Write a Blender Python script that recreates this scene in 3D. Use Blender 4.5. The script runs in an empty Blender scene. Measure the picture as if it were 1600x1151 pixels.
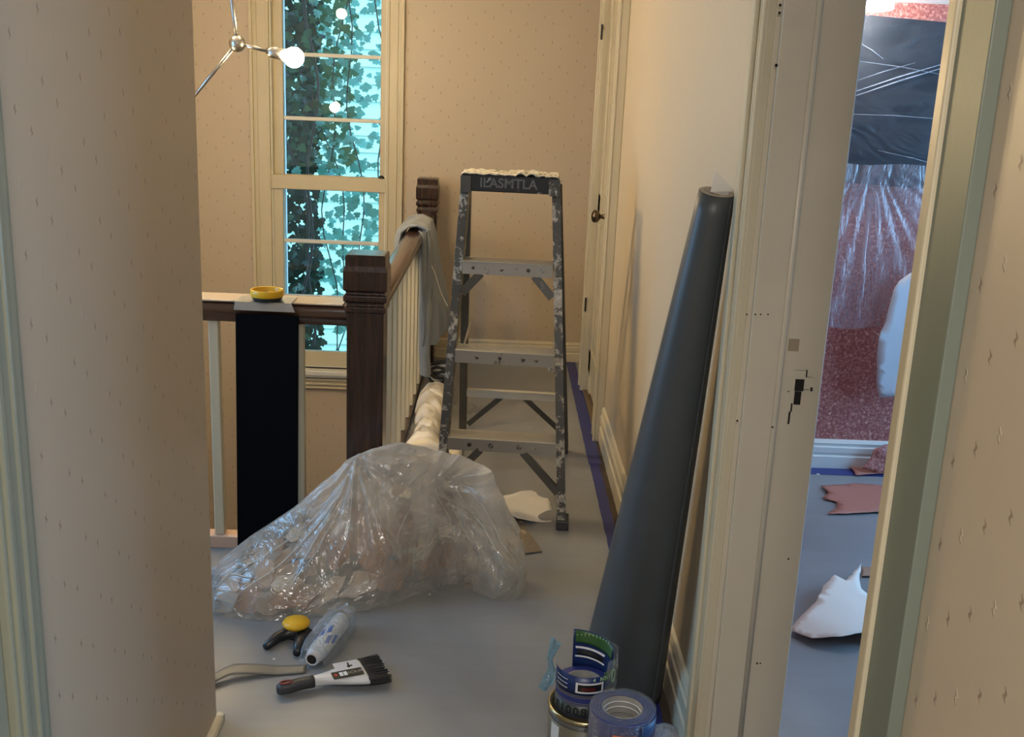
import bpy, bmesh, math, random
from mathutils import Vector, Matrix, noise
random.seed(7)
PI = math.pi
S = bpy.context.scene
COL = S.collection

# ------------------------------------------------------------------ camera
CW = (0.0, 0.0, 1.5)                      # eye, metres; hall runs along +y
FPX = 1660.0                              # focal length in pixels of a 1600 px wide frame
def _unit(v): return Vector(v).normalized()
_fw = _unit((789-800, 137-575.5, FPX))
_dn = Vector((529-800, 6975-575.5, FPX)); _dn -= _fw*_dn.dot(_fw); _dn.normalize()
_rt = _dn.cross(_fw); _up = -_dn
cam_d = bpy.data.cameras.new('camera'); cam = bpy.data.objects.new('camera', cam_d); COL.objects.link(cam)
cam_d.sensor_width = 36; cam_d.lens = 36*FPX/1600; cam_d.clip_start = .02
m = Matrix(((_rt.x, -_rt.y, -_rt.z), (_fw.x, -_fw.y, -_fw.z), (_up.x, -_up.y, -_up.z)))
cam.matrix_world = Matrix.Translation(CW) @ m.to_4x4()
S.camera = cam
def ray(x, y):
    v = Vector((x-800, y-575.5, FPX)); return Vector((v.dot(_rt), v.dot(_fw), v.dot(_up)))
def onz(x, y, z=0.0):
    r = ray(x, y); return Vector(CW)+r*((z-CW[2])/r.z)
def ony(x, y, d):
    r = ray(x, y); return Vector(CW)+r*(d/r.y)

# ------------------------------------------------------------------ world, lights, exposure
S.view_settings.view_transform = 'Standard'; S.view_settings.look = 'None'
S.view_settings.gamma = 1; S.view_settings.use_curve_mapping = False
S.view_settings.exposure = 0.35
SKY = 7.0
W = bpy.data.worlds.new('sky'); S.world = W; W.use_nodes = True
wn = W.node_tree.nodes; bg = wn['Background']
bg.inputs[0].default_value = (.28, .60, 1.0, 1); bg.inputs[1].default_value = SKY
S.cycles.max_bounces = 10; S.cycles.diffuse_bounces = 5; S.cycles.glossy_bounces = 4
S.cycles.transmission_bounces = 8; S.cycles.transparent_max_bounces = 32
S.cycles.sample_clamp_indirect = 6; S.cycles.caustics_reflective = False; S.cycles.caustics_refractive = False
def area(name, loc, size, energy, color, rot, sy=None, portal=False):
    l = bpy.data.lights.new(name, 'AREA'); l.energy = energy; l.color = color
    l.shape = 'RECTANGLE'; l.size = size; l.size_y = sy or size
    if portal: l.cycles.is_portal = True
    o = bpy.data.objects.new(name, l); o.location = loc; o.rotation_euler = rot; COL.objects.link(o); return o
area('stair_window_portal', (-.94, 5.98, 1.05), .68, 0, (1, 1, 1), (-PI/2, 0, 0), 2.3, True)
area('bedroom_daylight_portal', (3.02, 3.10, 1.25), 1.6, 0, (1, 1, 1), (0, PI/2, 0), 1.7, True)  # portal of an unseen opening added to carry blue daylight into the bedroom
area('landing_daylight_portal', (-2.42, 2.78, 1.3), .8, 0, (1, 1, 1), (0, -PI/2, 0), 1.6, True)  # portal of an unseen opening added to bring blue daylight onto the landing
area('hall_fill_light', (.0, -.55, 2.36), .5, 37, (1, .99, .99), (0, 0, 0))  # unseen area light added behind the camera to fill the foreground
BULB = 270.0

# ------------------------------------------------------------------ materials
def srgb(r, g, b):
    f = lambda c: (c/255/12.92 if c/255 <= .04045 else ((c/255+.055)/1.055)**2.4)
    return (f(r), f(g), f(b), 1)
class NT:
    def __init__(s, name):
        s.m = bpy.data.materials.new(name); s.m.use_nodes = True; s.t = s.m.node_tree; s.n = s.t.nodes; s.l = s.t.links
        s.b = s.n['Principled BSDF']; s.out = s.n['Material Output']
    def add(s, typ, **kw):
        n = s.n.new(typ)
        for k, v in kw.items(): setattr(n, k, v)
        return n
    def put(s, n, i, v):
        if v is None: return
        if hasattr(v, 'links') or isinstance(v, bpy.types.NodeSocket): s.l.new(v, n.inputs[i])
        else: n.inputs[i].default_value = v
    def math(s, op, a, b=None, c=None, clamp=False):
        n = s.add('ShaderNodeMath', operation=op, use_clamp=clamp)
        s.put(n, 0, a); s.put(n, 1, b); s.put(n, 2, c); return n.outputs[0]
    def coord(s, kind='Object', scale=(1, 1, 1)):
        t = s.add('ShaderNodeTexCoord'); mp = s.add('ShaderNodeMapping'); s.l.new(t.outputs[kind], mp.inputs[0])
        mp.inputs['Scale'].default_value = scale; return mp.outputs[0]
    def noise(s, vec, scale, detail=3, rough=.5, dist=0):
        n = s.add('ShaderNodeTexNoise'); s.l.new(vec, n.inputs['Vector'])
        n.inputs['Scale'].default_value = scale; n.inputs['Detail'].default_value = detail
        n.inputs['Roughness'].default_value = rough; n.inputs['Distortion'].default_value = dist
        return n.outputs[0]
    def ramp(s, fac, stops):
        n = s.add('ShaderNodeValToRGB'); s.l.new(fac, n.inputs[0]); e = n.color_ramp.elements
        while len(e) < len(stops): e.new(.5)
        for i, (p, c) in enumerate(stops):
            e[i].position = p; e[i].color = c if not isinstance(c, (int, float)) else (c, c, c, 1)
        return n.outputs[0]
    def mix(s, fac, a, b):
        n = s.add('ShaderNodeMix', data_type='RGBA'); s.put(n, 0, fac); s.put(n, 6, a); s.put(n, 7, b); return n.outputs[2]
    def bump(s, h, strength=.3, dist=.01):
        n = s.add('ShaderNodeBump'); s.l.new(h, n.inputs['Height']); n.inputs['Strength'].default_value = strength
        n.inputs['Distance'].default_value = dist; s.l.new(n.outputs[0], s.b.inputs['Normal']); return n.outputs[0]
    def set(s, **kw):
        for k, v in kw.items():
            i = {'color': 'Base Color', 'rough': 'Roughness', 'metal': 'Metallic', 'spec': 'Specular IOR Level', 'coat': 'Coat Weight', 'sheen': 'Sheen Weight'}[k]
            s.put(s.b, i, v)
        return s

def wallpaper(name, base, mark, rough=.38, bump=.5):
    t = NT(name); co = t.coord()
    sx = t.add('ShaderNodeSeparateXYZ'); t.l.new(co, sx.inputs[0])
    u = t.math('DIVIDE', t.math('ADD', sx.outputs[0], sx.outputs[1]), .045)
    k = t.math('FLOOR', u)
    v = t.math('ADD', t.math('DIVIDE', sx.outputs[2], .095), t.math('MULTIPLY', k, .31))
    fu = t.math('SUBTRACT', t.math('SUBTRACT', u, k), .5)
    kv = t.math('FLOOR', v)
    fv = t.math('SUBTRACT', t.math('SUBTRACT', v, kv), .5)
    wob = t.math('MULTIPLY', t.math('SINE', t.math('MULTIPLY', fv, 60)), .035)
    du = t.math('DIVIDE', t.math('MULTIPLY', t.math('ADD', fu, wob), .045), .0030)
    dv = t.math('DIVIDE', t.math('MULTIPLY', fv, .095), .0085)
    d = t.math('SQRT', t.math('ADD', t.math('MULTIPLY', du, du), t.math('MULTIPLY', dv, dv)))
    mask = t.math('SUBTRACT', 1.0, t.math('MULTIPLY', t.math('SUBTRACT', d, .45), 1.6, clamp=True), clamp=True)
    kind = t.math('SUBTRACT', t.math('MODULO', t.math('ADD', t.math('ADD', k, kv), 300), 3), .5)
    light = t.math('LESS_THAN', kind, 0)
    n1 = t.noise(co, 1.3, 3); n2 = t.noise(co, 40, 2)
    b1 = t.mix(t.math('MULTIPLY', n1, .35), base, tuple(c*.84 for c in base[:3])+(1,))
    mc = t.mix(light, mark, tuple(min(1, c*1.12) for c in base[:3])+(1,))
    t.set(color=t.mix(t.math('MULTIPLY', mask, .62), b1, mc), rough=rough)
    hh = t.math('ADD', t.math('MULTIPLY', mask, t.math('SUBTRACT', t.math('MULTIPLY', light, 2), .6)), t.math('MULTIPLY', n2, .25))
    t.bump(hh, bump, .0016)
    return t.m
def paint(name, c, c2=None, rough=.4, nscale=3, chips=None, bump=.15, stretch=(1, 1, 1)):
    t = NT(name); co = t.coord(scale=stretch)
    n = t.noise(co, nscale, 4)
    c2 = c2 or tuple(x*.82 for x in c[:3])+(1,)
    colr = t.mix(n, c, c2)
    if chips:
        f = t.ramp(t.noise(co, 34, 5, .62), [(.70, 0.0), (.73, 1.0)]); colr = t.mix(t.math('MULTIPLY', f, .7), colr, chips)
    t.set(color=colr, rough=rough); t.bump(t.noise(co, nscale*18, 3), bump, .002); return t.m
def wood(name, c1, c2, rough=.25, axis=2):
    t = NT(name); sc = [28, 28, 28]; sc[axis] = 1.6
    co = t.coord(scale=tuple(sc)); n = t.noise(co, 1.6, 6, .62, .6)
    t.set(color=t.ramp(n, [(.3, c1), (.7, c2)]), rough=rough, spec=.6); t.bump(n, .12, .002); return t.m
def metal(name, c, rough=.35):
    t = NT(name); n = t.noise(t.coord(), 12, 4); t.set(color=t.mix(n, c, tuple(x*.7 for x in c[:3])+(1,)), rough=rough, metal=1.0); return t.m
def splatter(name, c, c2, paintc, metal_=.5, thr=.58, rough=.45, scale=30):
    t = NT(name); co = t.coord(); a = t.noise(co, scale, 6, .7, .5); b = t.noise(co, scale*.3, 4)
    base = t.mix(b, c, c2); f = t.ramp(t.math('ADD', t.math('MULTIPLY', a, .7), t.math('MULTIPLY', b, .3)), [(thr, 0.0), (thr+.035, 1.0)])
    g = t.ramp(t.noise(co, 90, 3), [(.3, .35), (.7, 1.0)])
    t.set(color=t.mix(t.math('MULTIPLY', f, g), base, paintc), rough=t.math('ADD', t.math('MULTIPLY', f, .3), rough), metal=t.math('MULTIPLY', t.math('SUBTRACT', 1, f), metal_))
    t.bump(f, .3, .002); return t.m
def emit(name, c, s):
    t = NT(name); t.b.inputs['Base Color'].default_value = c; t.b.inputs['Emission Color'].default_value = c; t.b.inputs['Emission Strength'].default_value = s
    nz = t.noise(t.coord(), 2); return t.m
def film(name, tint=(1, 1, 1, 1), haze=(.8, .8, .78, 1), lo=.10, hi=.5, scale=14, bump=.6, rough=.12, gloss=.45, stretch=(1, 1, 1), dist=1.4, zfog=None, lines=0):
    t = NT(name); t.n.remove(t.b)
    co = t.coord(scale=stretch)
    a = t.noise(co, scale, 5, .55, dist)
    ridge = t.math('SUBTRACT', 1.0, t.math('MULTIPLY', t.math('ABSOLUTE', t.math('SUBTRACT', a, .5)), 7.0, clamp=True), clamp=True)
    b = t.noise(co, scale*.35, 3)
    bm = t.add('ShaderNodeBump'); t.l.new(t.math('ADD', t.math('MULTIPLY', ridge, .5), a), bm.inputs['Height']); bm.inputs['Strength'].default_value = bump; bm.inputs['Distance'].default_value = .02
    tr = t.add('ShaderNodeBsdfTransparent'); tr.inputs[0].default_value = tint
    df = t.add('ShaderNodeBsdfDiffuse'); df.inputs[0].default_value = haze; t.l.new(bm.outputs[0], df.inputs['Normal'])
    tl = t.add('ShaderNodeBsdfTranslucent'); tl.inputs[0].default_value = haze
    gl = t.add('ShaderNodeBsdfGlossy'); gl.inputs[0].default_value = (1, 1, 1, 1); gl.inputs['Roughness'].default_value = rough; t.l.new(bm.outputs[0], gl.inputs['Normal'])
    m0 = t.add('ShaderNodeMixShader'); m0.inputs[0].default_value = .45; t.l.new(df.outputs[0], m0.inputs[1]); t.l.new(tl.outputs[0], m0.inputs[2])
    fr = t.add('ShaderNodeLayerWeight'); fr.inputs[0].default_value = .35; t.l.new(bm.outputs[0], fr.inputs['Normal'])
    gf = t.math('MULTIPLY', t.math('ADD', fr.outputs['Fresnel'], .06), gloss, clamp=True)
    m1 = t.add('ShaderNodeMixShader'); f = t.math('ADD', lo, t.math('MULTIPLY', t.math('ADD', t.math('MULTIPLY', ridge, .6), t.math('MULTIPLY', b, .5)), hi-lo), clamp=True)
    f = t.math('ADD', f, t.math('MULTIPLY', fr.outputs['Facing'], .25), clamp=True)
    if lines:
        a2 = t.noise(co, scale*.9, 1, .3, .5); ln = t.math('SUBTRACT', 1.0, t.math('MULTIPLY', t.math('ABSOLUTE', t.math('SUBTRACT', a2, .52)), 80.0, clamp=True), clamp=True)
        f = t.math('ADD', f, t.math('MULTIPLY', ln, lines), clamp=True)
    if zfog:
        sz = t.add('ShaderNodeSeparateXYZ'); t.l.new(t.coord(), sz.inputs[0])
        g = t.math('DIVIDE', t.math('SUBTRACT', sz.outputs[2], zfog[0]), zfog[1]-zfog[0], clamp=True); f = t.math('ADD', f, t.math('MULTIPLY', g, zfog[2]), clamp=True)
    t.l.new(f, m1.inputs[0]); t.l.new(tr.outputs[0], m1.inputs[1]); t.l.new(m0.outputs[0], m1.inputs[2])
    m2 = t.add('ShaderNodeMixShader'); t.l.new(gf, m2.inputs[0]); t.l.new(m1.outputs[0], m2.inputs[1]); t.l.new(gl.outputs[0], m2.inputs[2])
    t.l.new(m2.outputs[0], t.out.inputs[0]); return t.m
def glassmat(name, tint=(.93, .97, .98, 1)):
    t = NT(name); t.n.remove(t.b)
    nz = t.noise(t.coord(), 3)
    tr = t.add('ShaderNodeBsdfTransparent'); tr.inputs[0].default_value = tint
    gl = t.add('ShaderNodeBsdfGlossy'); gl.inputs['Roughness'].default_value = .01
    fr = t.add('ShaderNodeFresnel'); fr.inputs[0].default_value = 1.5
    mx = t.add('ShaderNodeMixShader'); t.l.new(fr.outputs[0], mx.inputs[0]); t.l.new(tr.outputs[0], mx.inputs[1]); t.l.new(gl.outputs[0], mx.inputs[2])
    t.l.new(mx.outputs[0], t.out.inputs[0]); return t.m

BEIGE = (.54, .455, .345, 1)
M = {}
M['wallpaper'] = wallpaper('dotted_wallpaper', BEIGE, (.22, .11, .075, 1))
M['wallpaper_plain'] = wallpaper('worn_wallpaper', (.56, .47, .34, 1), (.46, .37, .27, 1), .5, .12)
M['pink'] = None
t = NT('pink_wallpaper'); co = t.coord(scale=(1, 1, 1.0)); n = t.noise(co, 95, 3, .7)
t.set(color=t.ramp(n, [(.42, (.30, .085, .07, 1)), (.60, (.50, .21, .175, 1)), (.70, (.75, .50, .42, 1))]), rough=.5); t.bump(n, .3, .003); M['pink'] = t.m
M['ceiling'] = paint('ceiling_plaster', (.70, .66, .60, 1), rough=.8)
M['cream'] = paint('cream_paint', (.60, .535, .385, 1), (.52, .46, .32, 1), .32, 4)
M['cream_worn'] = paint('worn_cream_paint', (.62, .56, .44, 1), (.53, .48, .37, 1), .33, 5, bump=.2)
M['greenish'] = paint('greenish_cream_paint', (.30, .31, .235, 1), (.26, .27, .205, 1), .4, 4)
M['white_trim'] = paint('white_paint', (.75, .75, .70, 1), (.62, .62, .58, 1), .35, 3)
M['base_cream'] = paint('baseboard_cream_paint', (.68, .62, .47, 1), (.60, .54, .40, 1), .3, 6)
M['wood'] = wood('dark_varnished_oak', (.013, .006, .0045, 1), (.050, .022, .014, 1), .22)
M['rail_wood_x'] = wood('dark_rail_oak', (.022, .010, .007, 1), (.085, .040, .026, 1), .16, 0)
M['rail_wood_y'] = wood('dark_side_rail_oak', (.030, .015, .011, 1), (.10, .055, .042, 1), .20, 1)
t = NT('grey_floor_sheet'); co = t.coord(); n = t.noise(co, 1.7, 4, .55, .4); n2 = t.noise(co, 60, 3); n3 = t.noise(t.coord(scale=(1, 9, 1)), 3.0, 4, .6)
t.set(color=t.mix(t.math('MULTIPLY', n3, .5), t.ramp(n, [(.35, (.195, .208, .225, 1)), (.65, (.275, .292, .310, 1))]), (.17, .17, .165, 1)), rough=t.ramp(n, [(.3, .26), (.7, .38)]), spec=.55)
t.bump(t.math('ADD', t.math('MULTIPLY', n, .6), t.math('MULTIPLY', n2, .03)), .25, .006); M['floor'] = t.m
M['blue_tape'] = paint('blue_masking_tape', (.030, .042, .20, 1), (.022, .030, .15, 1), .5, 8)
M['subfloor'] = paint('dusty_subfloor_edge', (.10, .07, .05, 1), (.03, .022, .016, 1), .8, 30, chips=(.55, .5, .42, 1))
M['threshold'] = wood('brown_threshold_wood', (.11, .075, .045, 1), (.17, .12, .075, 1), .5, 1)
M['roll'] = NT('slate_grey_underlay')
t = M['roll']; co = t.coord(); n = t.noise(co, 6, 3); t.set(color=t.mix(n, (.052, .058, .062, 1), (.066, .072, .075, 1)), rough=.42, spec=.5); t.bump(t.noise(co, 200, 2), .08, .001); M['roll'] = t.m
M['roll_in'] = paint('tan_sheet_backing', (.42, .36, .28, 1), rough=.7)
M['white_paper'] = paint('white_paper', (.80, .78, .74, 1), (.72, .70, .66, 1), .7, 5)
M['warm_paper'] = paint('cream_paper_backing', (.80, .76, .70, 1), (.70, .62, .54, 1), .7, 4)
M['scrap'] = paint('torn_tan_wallpaper', (.36, .235, .155, 1), (.46, .33, .23, 1), .6, 9)
M['scrap2'] = paint('torn_brown_wallpaper', (.27, .155, .10, 1), (.36, .225, .155, 1), .6, 7)
M['scrap3'] = paint('torn_grey_wallpaper', (.22, .19, .16, 1), (.36, .31, .26, 1), .6, 7)
M['scrap4'] = paint('torn_ivory_wallpaper', (.70, .62, .50, 1), (.60, .52, .42, 1), .6, 7)
M['film'] = film('clear_bag_film', haze=(.97, .96, .92, 1), lo=.08, hi=.32, scale=4.5, bump=.6, zfog=(.15, .38, .34), rough=.14, gloss=.62)
M['film_tight'] = film('taut_clear_sheeting', haze=(.45, .50, .60, 1), lo=.015, hi=.10, scale=3, bump=.3, rough=.35, gloss=.25, stretch=(1, 1, 3))
M['film_sheet'] = film('clear_wall_sheeting', haze=(.55, .52, .60, 1), lo=.10, hi=.42, scale=5, bump=.35, rough=.38, gloss=.14, stretch=(3.0, 1, .8))
M['wrap'] = film('clear_shrink_wrap', tint=(.93, .97, 1, 1), haze=(.75, .85, .95, 1), lo=.0, hi=.13, scale=26, bump=.9, gloss=.3)
M['ladder_dark'] = splatter('spattered_dark_rail', (.028, .028, .027, 1), (.10, .095, .085, 1), (.55, .52, .45, 1), .4, .505)
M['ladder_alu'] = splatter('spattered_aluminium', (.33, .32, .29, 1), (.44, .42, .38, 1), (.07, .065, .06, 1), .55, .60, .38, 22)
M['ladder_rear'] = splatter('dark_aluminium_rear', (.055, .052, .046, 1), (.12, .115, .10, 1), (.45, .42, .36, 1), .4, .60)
M['ladder_cap'] = splatter('painted_black_cap', (.008, .009, .009, 1), (.016, .017, .017, 1), (.45, .43, .38, 1), 0, .60, .5, 26)
M['ladder_crust'] = splatter('dried_paint_crust', (.10, .09, .07, 1), (.2, .18, .14, 1), (.85, .80, .66, 1), 0, .44, .6, 40)
M['tread'] = splatter('pale_tread', (.42, .40, .34, 1), (.55, .52, .44, 1), (.75, .72, .64, 1), .3, .60, .4, 20)  # paler spattered metal for the lower treads and rear crossbar
t = NT('black_sheet'); t.set(color=t.mix(t.noise(t.coord(), 2), (.0012, .0016, .0030, 1), (.0008, .001, .002, 1)), rough=.75, spec=.08); M['black_panel'] = t.m
M['silver'] = metal('brushed_metal', (.62, .62, .60, 1), .38)
M['bronze'] = metal('aged_bronze', (.16, .12, .09, 1), .3)
M['chrome'] = metal('satin_nickel', (.52, .50, .47, 1), .28)
M['yellow'] = paint('yellow_plastic', (.72, .42, .010, 1), (.62, .36, .010, 1), .35, 6)
M['black'] = paint('black_plastic', (.010, .011, .014, 1), (.016, .017, .020, 1), .38, 6)
M['dark_grey'] = paint('dark_grey_rubber', (.045, .047, .052, 1), (.035, .036, .040, 1), .5, 6)
M['red'] = paint('dark_red_plastic', (.22, .03, .025, 1), None, .4, 6)
M['white_pl'] = paint('white_plastic', (.66, .67, .69, 1), (.60, .61, .63, 1), .3, 6)
M['bristle'] = paint('black_bristles', (.010, .010, .011, 1), (.03, .03, .032, 1), .8, 120, stretch=(1, 1, 1))
M['cloth'] = NT('grey_fleece'); t = M['cloth']; co = t.coord(); n = t.noise(co, 9, 4); t.set(color=t.mix(n, (.19, .215, .245, 1), (.30, .33, .36, 1)), rough=.95, sheen=.3); t.bump(t.noise(co, 160, 3), .4, .003); M['cloth'] = t.m
M['sheet'] = paint('white_dust_sheet', (.80, .75, .66, 1), (.74, .70, .62, 1), .6, 4)
M['glass'] = glassmat('window_glass')
M['leaf'] = None
def leafmat(name, c1, c2, tr=.35):
    t = NT(name); oi = t.add('ShaderNodeObjectInfo'); n = t.noise(t.coord(), 3)
    colr = t.mix(oi.outputs['Random'], c1, c2); t.set(color=colr, rough=.45)
    tl = t.add('ShaderNodeBsdfTranslucent'); t.l.new(colr, tl.inputs[0]); mx = t.add('ShaderNodeMixShader'); mx.inputs[0].default_value = tr
    t.l.new(t.b.outputs[0], mx.inputs[1]); t.l.new(tl.outputs[0], mx.inputs[2]); t.l.new(mx.outputs[0], t.out.inputs[0]); return t.m
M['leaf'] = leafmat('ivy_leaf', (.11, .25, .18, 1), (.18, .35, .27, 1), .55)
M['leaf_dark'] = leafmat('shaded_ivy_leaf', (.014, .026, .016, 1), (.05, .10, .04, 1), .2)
M['bark'] = paint('ivy_bark', (.05, .04, .03, 1), None, .9, 9)
M['siding'] = paint('pale_siding', (.36, .44, .29, 1), None, .6, 2)
M['canister'] = metal('gold_tin_rim', (.62, .52, .30, 1), .22)
M['tin'] = metal('steel_can', (.42, .42, .41, 1), .3)
M['can_label'] = paint('olive_can_label', (.16, .14, .09, 1), None, .4, 8)
M['label_navy'] = paint('navy_sleeve', (.010, .030, .13, 1), None, .35, 8)
M['label_green'] = paint('green_sleeve_print', (.045, .13, .040, 1), None, .4, 8)
M['ink_white'] = paint('white_ink', (.80, .82, .84, 1), None, .5, 8)
M['ink_black'] = paint('black_ink', (.004, .004, .005, 1), None, .5, 8)
M['ink_green'] = paint('pale_green_ink', (.45, .70, .40, 1), None, .5, 8)
M['ink_red'] = paint('red_ink', (.55, .03, .02, 1), None, .5, 8)
M['ink_orange'] = paint('orange_ink', (.70, .12, .02, 1), None, .5, 8)
M['card'] = paint('grey_cardboard_core', (.30, .28, .25, 1), (.20, .19, .17, 1), .7, 20)
M['core_ridge'] = M['card']
M['blue_print'] = paint('blue_print', (.02, .12, .55, 1), None, .4, 8)
M['plate'] = splatter('scratched_tin_plate', (.20, .175, .14, 1), (.26, .23, .19, 1), (.60, .52, .40, 1), .5, .56, .35, 26)
M['putty'] = paint('dull_steel_blade', (.17, .165, .15, 1), (.12, .118, .11, 1), .4, 8)
M['gloss_hole'] = paint('dark_hole', (.012, .009, .006, 1), None, .9, 5)
M['bulb'] = emit('lit_bulb', (1, .74, .40, 1), BULB)
M['led'] = emit('lit_ceiling_panel', (1, .98, .95, 1), 85)
M['dark_glass'] = paint('dark_navy_board', (.006, .010, .015, 1), (.004, .007, .012, 1), .3, 2)

# ------------------------------------------------------------------ mesh helpers
class MB:
    def __init__(s): s.v = []; s.f = []
    def raw(s, vs, fs, mat=None):
        o = len(s.v)
        for p in vs:
            p = Vector(p); s.v.append(mat @ p if mat else p)
        s.f += [tuple(i+o for i in f) for f in fs]; return s
    def box(s, lo, hi, mat=None):
        x0, y0, z0 = lo; x1, y1, z1 = hi
        return s.raw([(x0, y0, z0), (x1, y0, z0), (x1, y1, z0), (x0, y1, z0), (x0, y0, z1), (x1, y0, z1), (x1, y1, z1), (x0, y1, z1)],
                     [(0, 3, 2, 1), (4, 5, 6, 7), (0, 1, 5, 4), (1, 2, 6, 5), (2, 3, 7, 6), (3, 0, 4, 7)], mat)
    def beam(s, a, b, w, h, up=(0, 0, 1)):            # box section w (side) x h (along up) between two points
        a = Vector(a); b = Vector(b); d = (b-a).normalized(); sd = d.cross(Vector(up)).normalized(); u = sd.cross(d)
        vs = [p+sd*i*w/2+u*j*h/2 for p in (a, b) for i, j in ((-1, -1), (1, -1), (1, 1), (-1, 1))]
        return s.raw(vs, [(0, 1, 2, 3), (7, 6, 5, 4), (0, 4, 5, 1), (1, 5, 6, 2), (2, 6, 7, 3), (3, 7, 4, 0)])
    def sweep(s, prof, a, b, side, up):               # closed 2d profile (side, up) swept from a to b
        a = Vector(a); b = Vector(b); sd = Vector(side); u = Vector(up); n = len(prof)
        vs = [p+sd*q[0]+u*q[1] for p in (a, b) for q in prof]
        return s.raw(vs, [tuple(range(n-1, -1, -1)), tuple(range(n, 2*n))]+[(i, (i+1) % n, n+(i+1) % n, n+i) for i in range(n)])
    def tube(s, pts, r, n=10, cap=True):
        pts = [Vector(p) for p in pts]; rs = r if isinstance(r, (list, tuple)) else [r]*len(pts)
        o = len(s.v); ref = None
        for i, p in enumerate(pts):
            d = (pts[min(i+1, len(pts)-1)]-pts[max(i-1, 0)]).normalized()
            if ref is None: ref = d.orthogonal().normalized()
            ref = (ref-d*ref.dot(d)).normalized(); b = d.cross(ref)
            for k in range(n):
                a = 2*PI*k/n; s.v.append(p+(ref*math.cos(a)+b*math.sin(a))*rs[i])
        for i in range(len(pts)-1):
            for k in range(n):
                s.f.append((o+i*n+k, o+i*n+(k+1) % n, o+(i+1)*n+(k+1) % n, o+(i+1)*n+k))
        if cap: s.f.append(tuple(o+k for k in range(n-1, -1, -1))); s.f.append(tuple(o+(len(pts)-1)*n+k for k in range(n)))
        return s
    def lathe(s, prof, c=(0, 0, 0), n=32, axis=(0, 0, 1), square=False, closed=False):
        ax = Vector(axis).normalized(); e1 = ax.orthogonal().normalized() if abs(ax.z) < .999 else Vector((1, 0, 0)); e2 = ax.cross(e1)
        if square: n = 4
        o = len(s.v); k2 = math.sqrt(2) if square else 1; ph = PI/4 if square else 0
        for r, z in prof:
            for k in range(n):
                a = 2*PI*k/n+ph; s.v.append(Vector(c)+ax*z+(e1*math.cos(a)+e2*math.sin(a))*r*k2)
        m_ = len(prof)
        for i in range(m_ if closed else m_-1):
            for k in range(n):
                j = (i+1) % m_
                s.f.append((o+i*n+k, o+i*n+(k+1) % n, o+j*n+(k+1) % n, o+j*n+k))
        if not closed:
            if prof[0][0] > 1e-6: s.f.append(tuple(o+k for k in range(n-1, -1, -1)))
            if prof[-1][0] > 1e-6: s.f.append(tuple(o+(m_-1)*n+k for k in range(n)))
        return s
    def grid(s, nu, nv, fn):
        o = len(s.v)
        for i in range(nu):
            for j in range(nv): s.v.append(Vector(fn(i/(nu-1), j/(nv-1))))
        s.f += [(o+i*nv+j, o+(i+1)*nv+j, o+(i+1)*nv+j+1, o+i*nv+j+1) for i in range(nu-1) for j in range(nv-1)]; return s
    def build(s, name, mat, parent=None, smooth=False, bevel=0, solid=0, seg=2, clean=True):
        off = Vector((0, 0, 0)); p = parent
        while p is not None: off += p.location; p = p.parent
        me = bpy.data.meshes.new(name); me.from_pydata([tuple(q-off) for q in s.v], [], s.f)
        if clean:
            bm = bmesh.new(); bm.from_mesh(me); bmesh.ops.remove_doubles(bm, verts=bm.verts, dist=1e-6)
            bmesh.ops.recalc_face_normals(bm, faces=bm.faces); bm.to_mesh(me); bm.free()
        me.materials.append(mat)
        o = bpy.data.objects.new(name, me); COL.objects.link(o); o.parent = parent
        if bevel:
            b = o.modifiers.new('bevel', 'BEVEL'); b.width = bevel; b.segments = seg; b.limit_method = 'ANGLE'; b.angle_limit = .6
        if solid:
            b = o.modifiers.new('solid', 'SOLIDIFY'); b.thickness = solid; b.offset = 0
        if smooth:
            for f in me.polygons: f.use_smooth = True
        return o
def tag(o, label=None, cat=None, group=None, kind=None):
    if label: o['label'] = label
    if cat: o['category'] = cat
    if group: o['group'] = group
    if kind: o['kind'] = kind
    return o
def thing(name, loc, label, cat, group=None):
    o = bpy.data.objects.new(name, None); o.location = loc; o.empty_display_size = .05; COL.objects.link(o); return tag(o, label, cat, group)
def struct(name, mb, mat, parent=None, label=None, **kw):
    o = mb.build(name, mat, parent, **kw)
    if parent is None: o['kind'] = 'structure'
    if label: o['label'] = label
    return o
def smooth_angle(o, ang=.7):
    for f in o.data.polygons: f.use_smooth = True
    try: o.data.set_sharp_from_angle(angle=ang)
    except Exception: pass
    return o
def torn(poly, jag=.004, step=.012, seed=0):          # jagged outline from a 2d polygon
    rnd = random.Random(seed); out = []
    for i, p in enumerate(poly):
        q = poly[(i+1) % len(poly)]; p = Vector(p[:2]); q = Vector(q[:2]); L = (q-p).length; n = max(1, int(L/step))
        nn = Vector((-(q-p).y, (q-p).x)).normalized()
        for k in range(n):
            out.append(p.lerp(q, k/n)+nn*(rnd.uniform(-jag, jag) if k else 0))
    return out
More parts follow.
